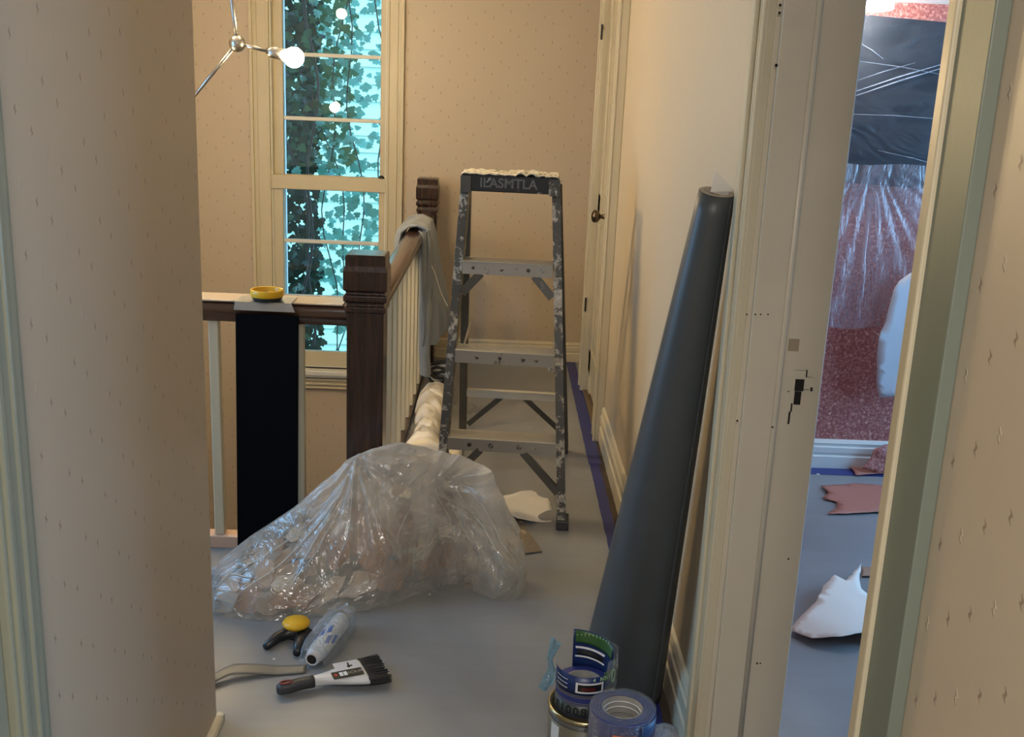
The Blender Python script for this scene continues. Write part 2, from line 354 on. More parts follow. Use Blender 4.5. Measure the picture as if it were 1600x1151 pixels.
def sheet_from_poly(name, poly, place, mat, parent=None, cuts=3, thick=.0008):
    """flat torn outline -> dense sheet bent by place(u, v) -> xyz"""
    bm = bmesh.new(); vs = [bm.verts.new((p[0], p[1], 0)) for p in poly]; f = bm.faces.new(vs)
    bmesh.ops.triangulate(bm, faces=[f])
    for _ in range(cuts):
        xs = [v.co for v in bm.verts]; span = max(max(c.x for c in xs)-min(c.x for c in xs), max(c.y for c in xs)-min(c.y for c in xs))
        ed = [e for e in bm.edges if e.calc_length() > span/14]
        if not ed: break
        bmesh.ops.subdivide_edges(bm, edges=ed, cuts=1); bmesh.ops.triangulate(bm, faces=bm.faces[:])
    off = Vector((0, 0, 0)); p_ = parent
    while p_ is not None: off += p_.location; p_ = p_.parent
    for v in bm.verts: v.co = Vector(place(v.co.x, v.co.y))-off
    me = bpy.data.meshes.new(name); bm.to_mesh(me); bm.free(); me.materials.append(mat)
    for q in me.polygons: q.use_smooth = True
    o = bpy.data.objects.new(name, me); COL.objects.link(o); o.parent = parent
    b = o.modifiers.new('solid', 'SOLIDIFY'); b.thickness = thick; b.offset = 0
    return o
def text(name, body, size, mat, parent, loc, ax, ay, ext=.0004, bold=True, sx=1.0):
    """flat print: loc = centre, ax / ay = reading and up directions (world)"""
    cu = bpy.data.curves.new(name, 'FONT'); cu.body = body; cu.size = size; cu.extrude = ext; cu.align_x = 'CENTER'; cu.align_y = 'CENTER'
    if bold: cu.offset = size*.02
    o = bpy.data.objects.new(name, cu); cu.materials.append(mat); COL.objects.link(o)
    off = Vector((0, 0, 0)); p = parent
    while p is not None: off += p.location; p = p.parent
    ax = Vector(ax).normalized(); ay = Vector(ay); az = ax.cross(ay).normalized(); ay = az.cross(ax)
    R = Matrix((ax*sx, ay, az)).transposed().to_4x4()
    me = bpy.data.meshes.new_from_object(o, preserve_all_data_layers=False, depsgraph=bpy.context.evaluated_depsgraph_get()); bpy.data.objects.remove(o)
    me.materials.clear(); me.materials.append(mat)
    o = bpy.data.objects.new(name, me); COL.objects.link(o)
    o.matrix_local = Matrix.Translation(Vector(loc)-off) @ R; o.parent = parent
    return o
def rnoise(v): return noise.noise(Vector(v))

# ------------------------------------------------------------------ the shell
RW, CAS, BX = .49, .47, .475           # right wall face, casing face, baseboard face
DB = 5.90                              # back wall
LW = -.633                             # left wall of the hall
NY0, NY1 = 1.180, 2.05                  # doorway to the bedroom, along y
CZ = 2.46
fl = MB().box((-2.4, -1.5, -.22), (.62, 3.235, 0)).box((-.455, 3.235, -.22), (.62, DB, 0))
struct('floor', fl, M['floor'])
struct('floor_bedroom', MB().box((.62, -.5, -.22), (3.0, 4.26, 0)), M['floor'])
struct('floor_stairwell', MB().box((-2.4, 3.235, -2.75), (-.455, DB, -2.6)), M['floor'])
struct('ceiling', MB().box((-2.5, -1.6, CZ), (.66, DB+.12, CZ+.1)), M['ceiling'])
# back wall with the stair window opening
WX0, WX1, WZ0, WZ1 = -1.262, -.628, -.09, 2.20
bw = MB().box((-2.5, DB, -2.7), (WX0, DB+.16, CZ)).box((WX1, DB, -2.7), (RW+.7, DB+.16, CZ))
bw.box((WX0, DB, -2.7), (WX1, DB+.16, WZ0)).box((WX0, DB, WZ1), (WX1, DB+.16, CZ))
struct('wall_back', bw, M['wallpaper'])
# right wall of the hall: wallpaper skin with closet recess and bedroom doorway
CY0, CY1, CH = 4.58, 5.29, 2.03
rw = MB().box((RW, NY1, 0), (.63, CY0, CZ)).box((RW, CY1, 0), (.63, DB, CZ)).box((RW, CY0, CH), (.63, CY1, CZ)).box((RW+.07, CY0, 0), (.63, CY1, CH))
struct('wall_right', rw, M['wallpaper_plain'])
rw2 = MB().box((RW, -1.5, 0), (.63, NY0, CZ)).box((RW, NY0, 2.06), (.63, NY1, CZ))
struct('wall_right_near', rw2, M['wallpaper'])
struct('wall_left', MB().box((LW-.13, -1.5, 0), (LW, 2.25, CZ)), M['wallpaper'])
struct('wall_landing', MB().box((-2.4, 2.12, 0), (LW-.13, 2.25, CZ)), M['wallpaper'])
struct('wall_stairwell_left', MB().box((-2.5, 2.12, -2.7), (-2.4, 2.38, CZ)).box((-2.5, 3.18, -2.7), (-2.4, DB, CZ)).box((-2.5, 2.38, -2.7), (-2.4, 3.18, .50)).box((-2.5, 2.38, 2.1), (-2.4, 3.18, CZ)), M['wallpaper'])  # gap in this wall is an added, unseen opening for blue daylight
struct('wall_stairwell_near', MB().box((-2.4, 3.10, -2.7), (-.455, 3.235, -.22)), M['wallpaper'])
struct('wall_stairwell_right', MB().box((-.455, 3.10, -2.7), (-.34, DB, -.22)), M['wallpaper'])
struct('wall_behind', MB().box((-2.4, -1.6, 0), (.66, -1.5, CZ)), M['wallpaper'])
# bedroom shell
struct('wall_bedroom_back', MB().box((.63, 4.25, 0), (3.1, 4.4, CZ)), M['pink'])
struct('wall_bedroom_side', MB().box((.615, -.5, 0), (.632, NY0-.0, CZ)).box((.632-.002, NY1, 0), (.64, 4.25, CZ)), M['pink'])
struct('wall_bedroom_front', MB().box((.63, -.6, 0), (3.1, -.5, CZ)), M['pink'])
bs = MB().box((3.0, -.5, 0), (3.1, 2.25, CZ)).box((3.0, 3.95, 0), (3.1, 4.25, CZ)).box((3.0, 2.25, 0), (3.1, 3.95, .45)).box((3.0, 2.25, 2.05), (3.1, 3.95, CZ))  # unseen gap added in this wall to let blue daylight in
struct('wall_bedroom_right', bs, M['pink'])
struct('ceiling_bedroom', MB().raw([(.63, 4.27, 1.865), (3.1, 4.27, 1.865), (3.1, 3.2, 2.38), (.63, 3.2, 2.38), (.63, 4.27, 1.96), (3.1, 4.27, 1.96), (3.1, 3.2, 2.48), (.63, 3.2, 2.48)],
       [(0, 3, 2, 1), (4, 5, 6, 7), (0, 1, 5, 4), (1, 2, 6, 5), (2, 3, 7, 6), (3, 0, 4, 7)]).box((.63, -.6, 2.38), (3.1, 3.2, 2.48)), M['ceiling'])

# stair window (casing, sill, two sashes, panes)
w = struct('window_1', MB().box((-1.362, DB-.018, -.10), (-1.258, DB, 2.30)).box((-.632, DB-.018, -.10), (-.540, DB, 2.30)).box((-1.39, DB-.022, 2.30), (-.51, DB, 2.42)), M['cream'], bevel=.003)
mb = MB()
for x0, x1 in ((-1.362, -1.345), (-.557, -.540)): mb.box((x0, DB-.032, -.10), (x1, DB-.018, 2.30))
for x0, x1 in ((-1.330, -1.322), (-1.272, -1.258), (-.632, -.618), (-.580, -.572)): mb.box((x0, DB-.024, -.10), (x1, DB-.017, 2.30))
mb.build('casing_bead', M['cream'], w, bevel=.002)
mb = MB().box((WX0, DB, WZ0), (WX0+.012, DB+.16, WZ1)).box((WX1-.012, DB, WZ0), (WX1, DB+.16, WZ1)).box((WX0, DB, WZ1-.012), (WX1, DB+.16, WZ1)).box((WX0, DB, WZ0-.02), (WX1, DB+.2, WZ0+.004))
mb.build('window_jamb', M['white_trim'], w)
mb = MB().box((-1.40, DB-.06, -.128), (-.50, DB+.01, -.098)).box((-1.385, DB-.05, -.140), (-.515, DB, -.128))
mb.build('window_stool', M['white_trim'], w, bevel=.006)
mb = MB().box((-1.36, DB-.018, -.205), (-.54, DB, -.140)).box((-1.365, DB-.030, -.165), (-.535, DB, -.152)).box((-1.365, DB-.030, -.190), (-.535, DB, -.180)).box((-1.365, DB-.026, -.212), (-.535, DB, -.203))
mb.build('window_apron', M['cream'], w, bevel=.003)
GX0, GX1 = -1.198, -.672
def sash(y0, y1, z0, z1, zt0, zt1, muntins, name, rail_b):
    mb = MB().box((WX0+.012, y0, z0), (GX0, y1, z1)).box((GX1, y0, z0), (WX1-.012, y1, z1)).box((GX0, y0, z0), (GX1, y1, zt0)).box((GX0, y0, zt1), (GX1, y1, z1))
    o = mb.build(name, M['cream'], w, bevel=.003)
    for z in muntins: MB().box((GX0, y0+.006, z-.010), (GX1, y1-.004, z+.010)).build('muntin', M['white_trim'], o, bevel=.003)
    zs = [zt0]+sorted(muntins)+[zt1]
    for a, b in zip(zs, zs[1:]): MB().box((GX0-.004, y0+.016, a), (GX1+.004, y0+.019, b)).build('pane', M['glass'], o)
    return o
up = sash(DB+.045, DB+.078, .935, WZ1-.012, .985, 2.14, (1.293, 1.628, 1.955), 'upper_sash', 0)
lo = sash(DB+.006, DB+.040, -.086, .99, .001, .918, (.314, .628), 'lower_sash', 0)
MB().box((WX0-.006, DB-.010, .915), (WX1+.004, DB+.044, .990)).build('meeting_rail', M['cream'], w, bevel=.004)
MB().lathe([(0, 0), (.016, 0), (.017, .006), (.010, .014), (0, .018)], ony(596, 279, DB+.01), 16).build('sash_lock', M['black'], w, smooth=True)
MB().box((WX0, DB+.11, WZ0), (GX0-.005, DB+.14, WZ1)).box((GX1+.02, DB+.11, WZ0), (WX1, DB+.14, WZ1)).box((WX0, DB+.11, WZ0), (WX1, DB+.14, WZ0+.05)).build('storm_frame', M['white_trim'], w)

# baseboards
def base_profile(h, t):      # (out, up) stepped board
    return [(0, 0), (t, 0), (t, h*.42), (t*.72, h*.46), (t*.72, h*.52), (t*.9, h*.55), (t*.9, h*.74), (t*.6, h*.78), (t*.6, h*.84), (t*.75, h*.88), (t*.45, h*.97), (0, h)]
struct('baseboard_right', MB().sweep(base_profile(.163, .017), (RW, NY1+.10, .004), (RW, CY0-.12, .004), (-1, 0, 0), (0, 0, 1)), M['base_cream'])
struct('baseboard_back', MB().sweep(base_profile(.112, .02), (-.34, DB, 0), (RW, DB, 0), (0, -1, 0), (0, 0, 1)), M['base_cream'])
struct('baseboard_left', MB().sweep(base_profile(.022, .016), (LW, 1.38, 0), (LW, 2.266, 0), (1, 0, 0), (0, 0, 1)).sweep(base_profile(.022, .016), (LW+.016, 2.25, 0), (-2.39, 2.25, 0), (0, 1, 0), (0, 0, 1)), M['base_cream'])
struct('baseboard_near', MB().sweep(base_profile(.13, .018), (RW, -1.5, 0), (RW, NY0-.12, 0), (-1, 0, 0), (0, 0, 1)), M['base_cream'])
struct('baseboard_bedroom', MB().sweep(base_profile(.125, .02), (.64, 4.25, 0), (3.0, 4.25, 0), (0, -1, 0), (0, 0, 1)), M['white_trim'])

# bedroom doorway: far jamb with stop, strike mortise and casings; near jamb and casing
d = struct('door_1', MB().box((RW, NY1-.012, 0), (.652, NY1, 2.06)), M['cream_worn'], bevel=.0015)
MB().box((.499, NY1-.024, 0), (.560, NY1-.012, 2.05)).build('door_stop', M['cream_worn'], d, bevel=.002)
MB().lathe([(.0075, 0), (.0075, 2.05)], (.565, NY1-.017, 0), 12).build('stop_bead', M['cream_worn'], d, smooth=True)
# hall side casing, profile across y (from jamb outwards), thickness in -x
def casing_far():
    m_ = MB(); y = NY1-.012
    m_.box((CAS+.002, y, 0), (RW+.002, y+.085, 2.14)); m_.box((CAS-.006, y+.062, 0), (CAS+.004, y+.095, 2.14)); m_.box((CAS-.003, y+.002, 0), (CAS+.006, y+.018, 2.14)); m_.box((CAS-.001, y+.030, 0), (CAS+.006, y+.042, 2.14))
    m_.box((CAS+.002, y+.085, 0), (RW, y+.095, 2.14)); return m_
casing_far().build('hall_casing', M['cream'], d, bevel=.004)
MB().box((.63, NY1-.010, 0), (.655, NY1+.09, 2.14)).build('bedroom_casing', M['white_trim'], d, bevel=.004)
# wear and hardware on the jamb
def jam(x, y, dy=0.0): return ony(x, y, NY1-.013-dy)
mort = MB(); a = jam(1243, 592); b_ = jam(1255, 611)
mort.box((a.x, NY1-.0135, b_.z), (b_.x, NY1-.012, a.z)); a2 = jam(1242, 611); b2 = jam(1250, 632); mort.box((a2.x, NY1-.0135, b2.z), (b2.x, NY1-.012, a2.z))
mort.build('strike_mortise', M['gloss_hole'], d)
sp = MB(); p0 = jam(1240, 578); p1 = jam(1270, 612)
sp.box((p0.x, NY1-.0130, p1.z), (p1.x, NY1-.0118, p0.z)); sp.build('strike_plate', M['cream_worn'], d)
sp = MB()
for (xa, ya, xb, yb) in ((1242, 578, 1260, 578.7), (1260, 578, 1260.6, 589), (1260, 588.6, 1268, 589.1), (1266.5, 605, 1269, 611), (1236.2, 630, 1236.8, 643), (1232.5, 643, 1233, 662), (1255, 608, 1264, 608.8), (1230, 611, 1234, 611.6)):
    pa = jam(xa, ya); pb = jam(xb, yb); sp.box((pa.x, NY1-.0142, pb.z), (pb.x, NY1-.0125, pa.z))
sp.build('paint_crack', M['gloss_hole'], d)
for (x, y, r) in ((1167, 491, .0017), (1180, 491, .0017), (1188.5, 491, .0017), (1200, 491, .0017), (1213, 102, .003), (1219, 8, .0025), (1218, 20, .0025), (1273, 84, .003), (1152, 657, .002), (1232, 873, .002), (1207, 667, .002), (1183, 1036, .0022), (1188, 1036, .0018)):
    dd = .0115 if x < 1225 and y < 700 else 0
    p = ony(x, y, NY1-.0125-dd); q = .012+dd
    MB().lathe([(0, -.0006), (r, -.0006), (r, .0006), (0, .0006)], (p.x, NY1-q-.0004, p.z), 10, (0, 1, 0)).build('nail_hole', M['gloss_hole'], d)
MB().box((.5785, NY1-.0125, 1.02), (.600, NY1-.0115, 1.045)).build('filler_patch', paint('tan_filler', (.36, .29, .19, 1)), d)
MB().box((RW-.008, NY0, 0), (.652, NY0+.012, 2.06)).build('near_jamb', M['cream'], d)
MB().box((CAS-.003, NY0-.016, 0), (RW, NY0+.008, 2.14)).build('near_casing_edge', M['cream'], d, bevel=.003)
MB().box((CAS+.003, NY0-.096, 0), (RW, NY0-.014, 2.14)).build('near_casing_board', paint('dull_green_casing', (.185, .215, .175, 1)), d, bevel=.002)

# casing of another doorway on the left wall
tr = struct('door_2', MB().box((LW-.02, .45, 0), (LW+.006, 1.252, 2.03)), M['greenish'])
MB().box((LW, 1.252, 0), (LW+.018, 1.342, 2.12)).box((LW+.012, 1.262, 0), (LW+.024, 1.278, 2.12)).box((LW+.012, 1.304, 0), (LW+.022, 1.316, 2.12)).box((LW, 1.342, 0), (LW+.010, 1.366, 2.12)).build('door_casing', M['greenish'], tr, bevel=.004)

# closet door in the right wall
c = struct('door_3', MB().box((RW+.0, CY0+.02, .02), (RW+.04, CY1-.02, CH-.02)), M['cream'], bevel=.002)
for z0, z1 in ((.24, .86), (1.02, 1.85)):
    MB().box((RW-.010, CY0+.02, z0-.12 if z0 < .5 else z0-.14), (RW+.002, CY1-.02, z0)).build('door_rail', M['cream'], c, bevel=.004)
MB().box((RW-.010, CY0+.02, .02), (RW+.002, CY0+.13, CH-.03)).build('door_stile', M['cream'], c, bevel=.004)
MB().box((RW-.010, CY1-.13, .02), (RW+.002, CY1-.02, CH-.03)).build('door_stile', M['cream'], c, bevel=.004)
MB().box((.455, CY0-.11, 0), (RW, CY0, 2.12)).box((.447, CY0-.112, 0), (.457, CY0-.09, 2.12)).box((.450, CY0-.015, 0), (.457, CY0, 2.12)).build('door_casing', M['cream'], c, bevel=.004)
MB().box((.452, CY1, 0), (RW, CY1+.12, 2.12)).box((.446, CY1, 0), (.455, CY1+.018, 2.12)).box((.444, CY1+.095, 0), (.455, CY1+.12, 2.12)).build('door_casing', M['cream'], c, bevel=.004)
MB().box((.447, CY0-.11, CH), (RW, CY1+.12, CH+.11)).build('head_casing', M['cream'], c, bevel=.004)
kb = MB().lathe([(0, 0), (.024, 0), (.026, .004), (.012, .008), (.009, .026), (.016, .034), (.026, .042), (.029, .052), (.026, .062), (.014, .068), (0, .069)], (RW-.010, 4.80, .957), 24, (-1, 0, 0))
kb.build('door_knob', M['bronze'], c, smooth=True)
for z in (.42, 1.74):
    MB().lathe([(.004, 0), (.004, .07)], (.449, CY1-.002, z), 10).box((.451, CY1-.010, z+.045), (.4535, CY1+.001, z+.062)).build('hinge', M['black'], c)
MB().box((.462, CY0+.03, .0), (RW+.02, CY1-.01, .010)).build('threshold', M['threshold'], c)

# ------------------------------------------------------------------ balustrade
def newel(name, cx, cy, h, hw, label):
    th = thing(name, (cx, cy, 0), label, 'newel post', 'stair newel posts')
    k = hw/.057
    MB().lathe([(hw, 0), (hw, h-.180)], (cx, cy, 0), square=True).build('post', M['wood'], th, bevel=.003)
    pr = [(.057, h-.182), (.063, h-.176), (.063, h-.162), (.057, h-.156), (.057, h-.148), (.0665, h-.142), (.0665, h-.126), (.059, h-.120), (.059, h-.114), (.067, h-.108), (.067, h-.050), (.0615, h-.034), (.0615, h-.006), (.058, h)]
    MB().lathe([(r*k, z) for r, z in pr], (cx, cy, 0), square=True).build('newel_cap', M['wood'], th, bevel=.002)
    return th
NX, NYY = -.4035, 3.262
newel('newel_post', NX, NYY, .992, .057, 'dark square newel post at the landing corner, blue light on its flat top')
newel('newel_post', -.390, 5.74, 1.020, .051, 'dark newel post against the back wall at the end of the stair rail')
def rail(name, a, b, side, mat, wid, label):
    hw = wid/2
    pr = [(-hw*.72, -.033), (hw*.72, -.033), (hw*.8, -.012), (hw, -.004), (hw, .010), (hw*.86, .024), (hw*.5, .032), (-hw*.5, .032), (-hw*.86, .024), (-hw, .010), (-hw, -.004), (-hw*.8, -.012)]
    o = MB().sweep(pr, a, b, side, (0, 0, 1)).build(name, mat, None, bevel=.002); smooth_angle(o, .9)
    return tag(o, label, 'handrail')
rail('handrail', (-2.38, 3.262, .797), (NX-.058, 3.262, .797), (0, 1, 0), M['rail_wood_x'], .084, 'dark varnished handrail running across under the yellow dish')
rail('handrail', (NX, NYY+.058, .797), (-.390, 5.69, .812), (1, 0, 0), M['rail_wood_y'], .088, 'dark varnished handrail running away between the two newel posts')
cp = MB().box((-2.38, 3.222, .8285), (NX-.0705, 3.335, .8335)).build('rail_top_strip', paint('pale_varnished_top', (.62, .50, .38, 1), None, .22), None, bevel=.001); tag(cp, 'pale glossy strip lying flat along the top of the cross handrail', 'board')  # thin pale glossy layer along the rail top
sh = MB().box((-2.38, 3.232, 0), (NX-.058, 3.292, .042)); tag(sh.build('bottom_rail', paint('pinkish_rail_paint', (.62, .42, .32, 1)), bevel=.003), 'pale bottom rail under the balusters beside the black panel', 'bottom rail')
sh = MB().box((NX-.03, NYY+.058, 0), (NX+.03, 5.69, .03)); tag(sh.build('bottom_rail', M['wood'], bevel=.003), 'dark bottom rail under the row of cream balusters', 'bottom rail')
bal0 = None
def baluster(x, y, z0, z1, group, label):
    b = MB().box((-.016, -.016, 0), (.016, .016, z1-z0)).build('baluster', M['cream'], bevel=.003); b.location = (x, y, z0); return tag(b, label, 'baluster', group)
src = None
xs = [-.882-.135*i for i in range(0, 4)]
b = baluster(-.882, 3.262, .042, .765, 'front balusters', 'pale baluster standing alone beside the black panel, wall behind it')
for i, x in enumerate([-.747, -.617]+xs[1:]):
    n_ = b.copy(); COL.objects.link(n_); n_.location.x = x
    n_['label'] = ['pale baluster hidden behind the black panel', 'pale baluster showing at the edge of the black panel beside the window'][i] if i < 2 else 'pale baluster of the landing rail hidden by the beige wall, %s past its edge' % ('', '', 'first', 'second', 'third')[i]
ORD = ['first', 'second', 'third', 'fourth', 'fifth', 'sixth', 'seventh', 'eighth', 'ninth', 'tenth', 'eleventh', 'twelfth']
side = baluster(-.4035, 3.50, .03, .770, 'side balusters', 'cream baluster under the side handrail, first behind the corner newel post')
for i in range(1, 12):
    n_ = side.copy(); COL.objects.link(n_); n_.location.y = 3.50+i*.19; n_.location.x = -.4035+.0135*i/12
    n_['label'] = 'cream baluster under the side handrail, %s behind the corner newel post' % ORD[i]

# ------------------------------------------------------------------ chandelier
HUB = Vector((-.968, 4.0, 1.614))
ch = thing('chandelier', (-.99, 4.0, CZ), 'metal branching ceiling light with lit round bulbs hanging over the stairs', 'ceiling light')
MB().tube([HUB, (-.985, 4.0, 1.77), (-.99, 4.0, CZ-.02)], .0075, 12).build('stem', M['chrome'], ch, smooth=True)
MB().lathe([(0, 0), (.06, 0), (.06, -.02), (0, -.025)], (-.99, 4.0, CZ), 24).build('ceiling_rose', M['chrome'], ch, smooth=True)
def ball(c_, r, n=20, m_=12): return MB().lathe([(r*math.sin(PI*i/m_), -r*math.cos(PI*i/m_)) for i in range(m_+1)], c_, n)
ball(HUB, .030).build('hub', M['chrome'], ch, smooth=True)
H2 = Vector((-.99, 4.0, 2.02)); ball(H2, .030).build('hub', M['chrome'], ch, smooth=True)
def arm(a, b, lit=True):
    a = Vector(a); b = Vector(b); d_ = (b-a).normalized()
    o = MB().tube([a, b-d_*.105], .0065, 12).build('arm', M['chrome'], ch, smooth=True)
    MB().lathe([(0, 0), (.010, 0), (.019, .014), (.021, .02), (.021, .062), (0, .064)], b-d_*.112, 20, d_).build('socket', M['chrome'], o, smooth=True)
    g = MB().lathe([(.0, .0), (.016, .002), (.022, .010)]+[(.036*math.sin(t_), .042-.036*math.cos(t_)) for t_ in [PI*(k+3)/16 for k in range(0, 14)]], b-d_*.052, 24, d_)
    g.build('bulb', M['bulb'], o, smooth=True)
arm(HUB, (-.752, 3.98, 1.572))
arm(HUB, (-1.232, 4.0, 1.305))
arm(H2, (-1.188, 4.0, 1.935+.02))
arm(H2, (-.80, 4.15, 2.16))

# ------------------------------------------------------------------ black panel, tray and dish on the rail
bp = thing('black_panel', (-.706, 3.205, 0), 'tall matte black strip panel leaning on the rail under the yellow dish', 'panel')
q = [ony(371, 489, 3.205), ony(469, 489, 3.205), ony(465, 800, 3.205), ony(376, 862, 3.205)]
x0, x1 = -.797, -.606
MB().raw([(x0, 3.187, .799), (x1, 3.187, .799), (x1-.004, 3.150, .002), (x0-.004, 3.150, .002), (x0, 3.200, .799), (x1, 3.200, .799), (x1-.004, 3.163, .002), (x0-.004, 3.163, .002)],
         [(0, 1, 2, 3), (7, 6, 5, 4), (0, 4, 5, 1), (1, 5, 6, 2), (2, 6, 7, 3), (3, 7, 4, 0)]).build('board', M['black_panel'], bp, bevel=.001)
tp = thing('metal_plate', (-.70, 3.25, .83), 'scuffed silver metal plate bent over the handrail beneath the yellow dish', 'plate')
MB().box((-.800, 3.195, .8345), (-.628, 3.300, .8360)).raw([(-.800, 3.195, .8360), (-.628, 3.195, .8360), (-.614, 3.180, .812), (-.800, 3.180, .813), (-.800, 3.197, .8345), (-.628, 3.197, .8345), (-.614, 3.182, .812), (-.800, 3.182, .813)],
   [(0, 1, 2, 3), (7, 6, 5, 4), (0, 4, 5, 1), (1, 5, 6, 2), (2, 6, 7, 3), (3, 7, 4, 0)]).build('folded_sheet', splatter('scuffed_silver', (.25, .26, .26, 1), (.36, .37, .37, 1), (.62, .62, .60, 1), .7, .58, .35, 60), tp)
yd = thing('round_dish', (-.705, 3.25, .832), 'round yellow-rimmed dish on a black base standing on the handrail', 'dish')
cx, cy = -.708, 3.228
MB().lathe([(0, 0), (.038, 0), (.044, .003), (.0475, .013), (.0475, .015), (0, .015)], (cx, cy, .8365), 40).build('base', M['black'], yd, smooth=True)
MB().lathe([(.0475, .013), (.0505, .016), (.0505, .032), (.049, .035), (.0455, .035), (.044, .032), (.043, .0165), (0, .0165), (0, .013)], (cx, cy, .8365), 40).build('rim', M['yellow'], yd, smooth=True)
for i in range(9):
    a = i*.7; r = .012+.022*random.random()
    MB().box((cx+r*math.cos(a)-.006, cy+r*math.sin(a)-.005, .852), (cx+r*math.cos(a)+.006, cy+r*math.sin(a)+.005, .856+.010*random.random())).build('inner_bit', M['ink_black'] if i % 3 == 0 else M['canister'], yd, bevel=.001)  # small black and brassy bits on the dish floor

# ------------------------------------------------------------------ stepladder
LX, LY = .040, 3.53
SHR = Matrix.Identity(4); SHR[0][2] = -.022
Rz = Matrix.Translation((LX, LY, 0)) @ Matrix.Rotation(math.radians(-4.0), 4, 'Z') @ SHR
ld = thing('stepladder', (LX, LY, 0), 'paint-spattered metal stepladder standing open in the hallway', 'stepladder')
def LP(x, y, z): return Rz @ Vector((x, y, z))
HT = 1.185
def fx(z): return .222-.062*z/HT           # half width of the front frame
def fy(z): return .30*z/HT                 # front frame leans back
def channel(mb, a, b, out, depth):
    a = Vector(a); b = Vector(b); d_ = (b-a).normalized(); o_ = Vector(out).normalized(); dp = d_.cross(o_).normalized()
    if dp.y < 0: dp = -dp
    w_, t_ = .030, .004
    prof = [(0, 0), (w_, 0), (w_, t_), (t_, t_), (t_, depth-t_), (w_, depth-t_), (w_, depth), (0, depth)]
    return mb.sweep([(p, q-depth/2) for p, q in prof], a, b, o_, dp)
for sgn in (-1, 1):
    a = LP(sgn*(fx(.02)-.015), fy(.02), .02); b = LP(sgn*(fx(HT)-.015), fy(HT), HT)
    channel(MB(), a, b, Rz.to_3x3() @ Vector((sgn, 0, 0)), .072).build('front_rail', M['ladder_dark'], ld, bevel=.001)
    MB().box((-.022, -.042, 0), (.022, .042, .035), Rz @ Matrix.Translation((sgn*(fx(0)+.002), fy(0), 0))).build('foot', M['dark_grey'], ld, bevel=.004)
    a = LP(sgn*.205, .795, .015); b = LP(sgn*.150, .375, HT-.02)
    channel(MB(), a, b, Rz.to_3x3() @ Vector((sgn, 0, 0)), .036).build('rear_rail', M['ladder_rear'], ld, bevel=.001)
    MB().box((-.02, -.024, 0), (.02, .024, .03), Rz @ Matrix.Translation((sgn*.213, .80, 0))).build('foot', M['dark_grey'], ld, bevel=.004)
    # spreader bar
    MB().beam(LP(sgn*(fx(.55)-.03), fy(.55)+.03, .55), LP(sgn*.168, .58, .60), .004, .02).build('spreader', M['ladder_alu'], ld)
for z in (.300, .600, .905):
    hx = fx(z)-.015; y_ = fy(z)
    stp = MB().box((-hx, y_-.050, z-.046), (hx, y_-.046, z-.003), Rz).box((-hx, y_+.041, z-.03), (hx, y_+.045, z-.003), Rz).build('step', M['ladder_alu'], ld)
    MB().box((-hx, y_-.052, z-.004), (hx, y_+.047, z), Rz).build('tread', M['tread'] if z < .7 else M['ladder_alu'], stp, bevel=.001)
    for rx in (-.11, -.02, .07, .13):
        MB().lathe([(0, 0), (.006+.004*random.random(), 0), (.004, -.003), (0, -.003)], LP(rx+random.uniform(-.02, .02), y_-.050, z-.024), 10, Rz.to_3x3() @ Vector((0, 1, 0))).build('rivet', M['ladder_dark'], stp)
# knee braces
for sgn in (-1, 1):
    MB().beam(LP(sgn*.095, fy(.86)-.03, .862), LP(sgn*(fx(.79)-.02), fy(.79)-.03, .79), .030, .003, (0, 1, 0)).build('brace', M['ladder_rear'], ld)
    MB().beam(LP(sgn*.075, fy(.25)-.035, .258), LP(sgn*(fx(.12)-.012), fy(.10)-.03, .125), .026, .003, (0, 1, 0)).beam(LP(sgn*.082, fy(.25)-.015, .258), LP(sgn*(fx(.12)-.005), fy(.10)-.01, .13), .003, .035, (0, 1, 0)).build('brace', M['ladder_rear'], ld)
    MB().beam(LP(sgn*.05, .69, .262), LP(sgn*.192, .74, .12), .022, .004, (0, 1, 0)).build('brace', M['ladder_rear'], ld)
def ry(z): return .795-.42*z/HT
def rx_(z): return .205-.055*z/HT
for z in (.275,):
    MB().box((-rx_(z), ry(z)-.018, z-.016), (rx_(z), ry(z)-.014, z+.012), Rz).box((-rx_(z), ry(z)-.018, z+.010), (rx_(z), ry(z)+.014, z+.014), Rz).build('rear_crossbar', M['tread'], ld)
# top cap
cap = MB().box((-.170, .30-.075, HT-.040), (.170, .30+.090, HT+.018), Rz).build('top_cap', M['ladder_cap'], ld, bevel=.004)
cr = MB().grid(46, 20, lambda u, v: LP(-.171+.342*u, .222+.17*v, HT+.0185+.0125*abs(rnoise((u*9, v*4, 1)))*(1.6 if .5 < u < .85 else 1)+.004*abs(rnoise((u*50, v*20, 4)))))
cr.build('paint_crust', M['ladder_crust'], cap, smooth=True, solid=.003)
for sgn in (-1, 1):
    MB().box((-.018, -.003, -.045), (.018, .0, .012), Rz @ Matrix.Translation((sgn*.155, .30-.0755, HT))).build('cap_bracket', splatter('paint_crusted_bracket', (.05, .05, .045, 1), (.1, .1, .09, 1), (.62, .58, .50, 1), .2, .50 if sgn > 0 else .60, .5, 40), cap)
text('stamped_lettering', 'ILASMTLA', .046, paint('worn_grey_lettering', (.14, .14, .13, 1), None, .6), cap, LP(-.005, .30-.0757, HT-.010), Rz.to_3x3() @ Vector((1, 0, 0)), (0, 0, 1), .0005, True, 1.0)
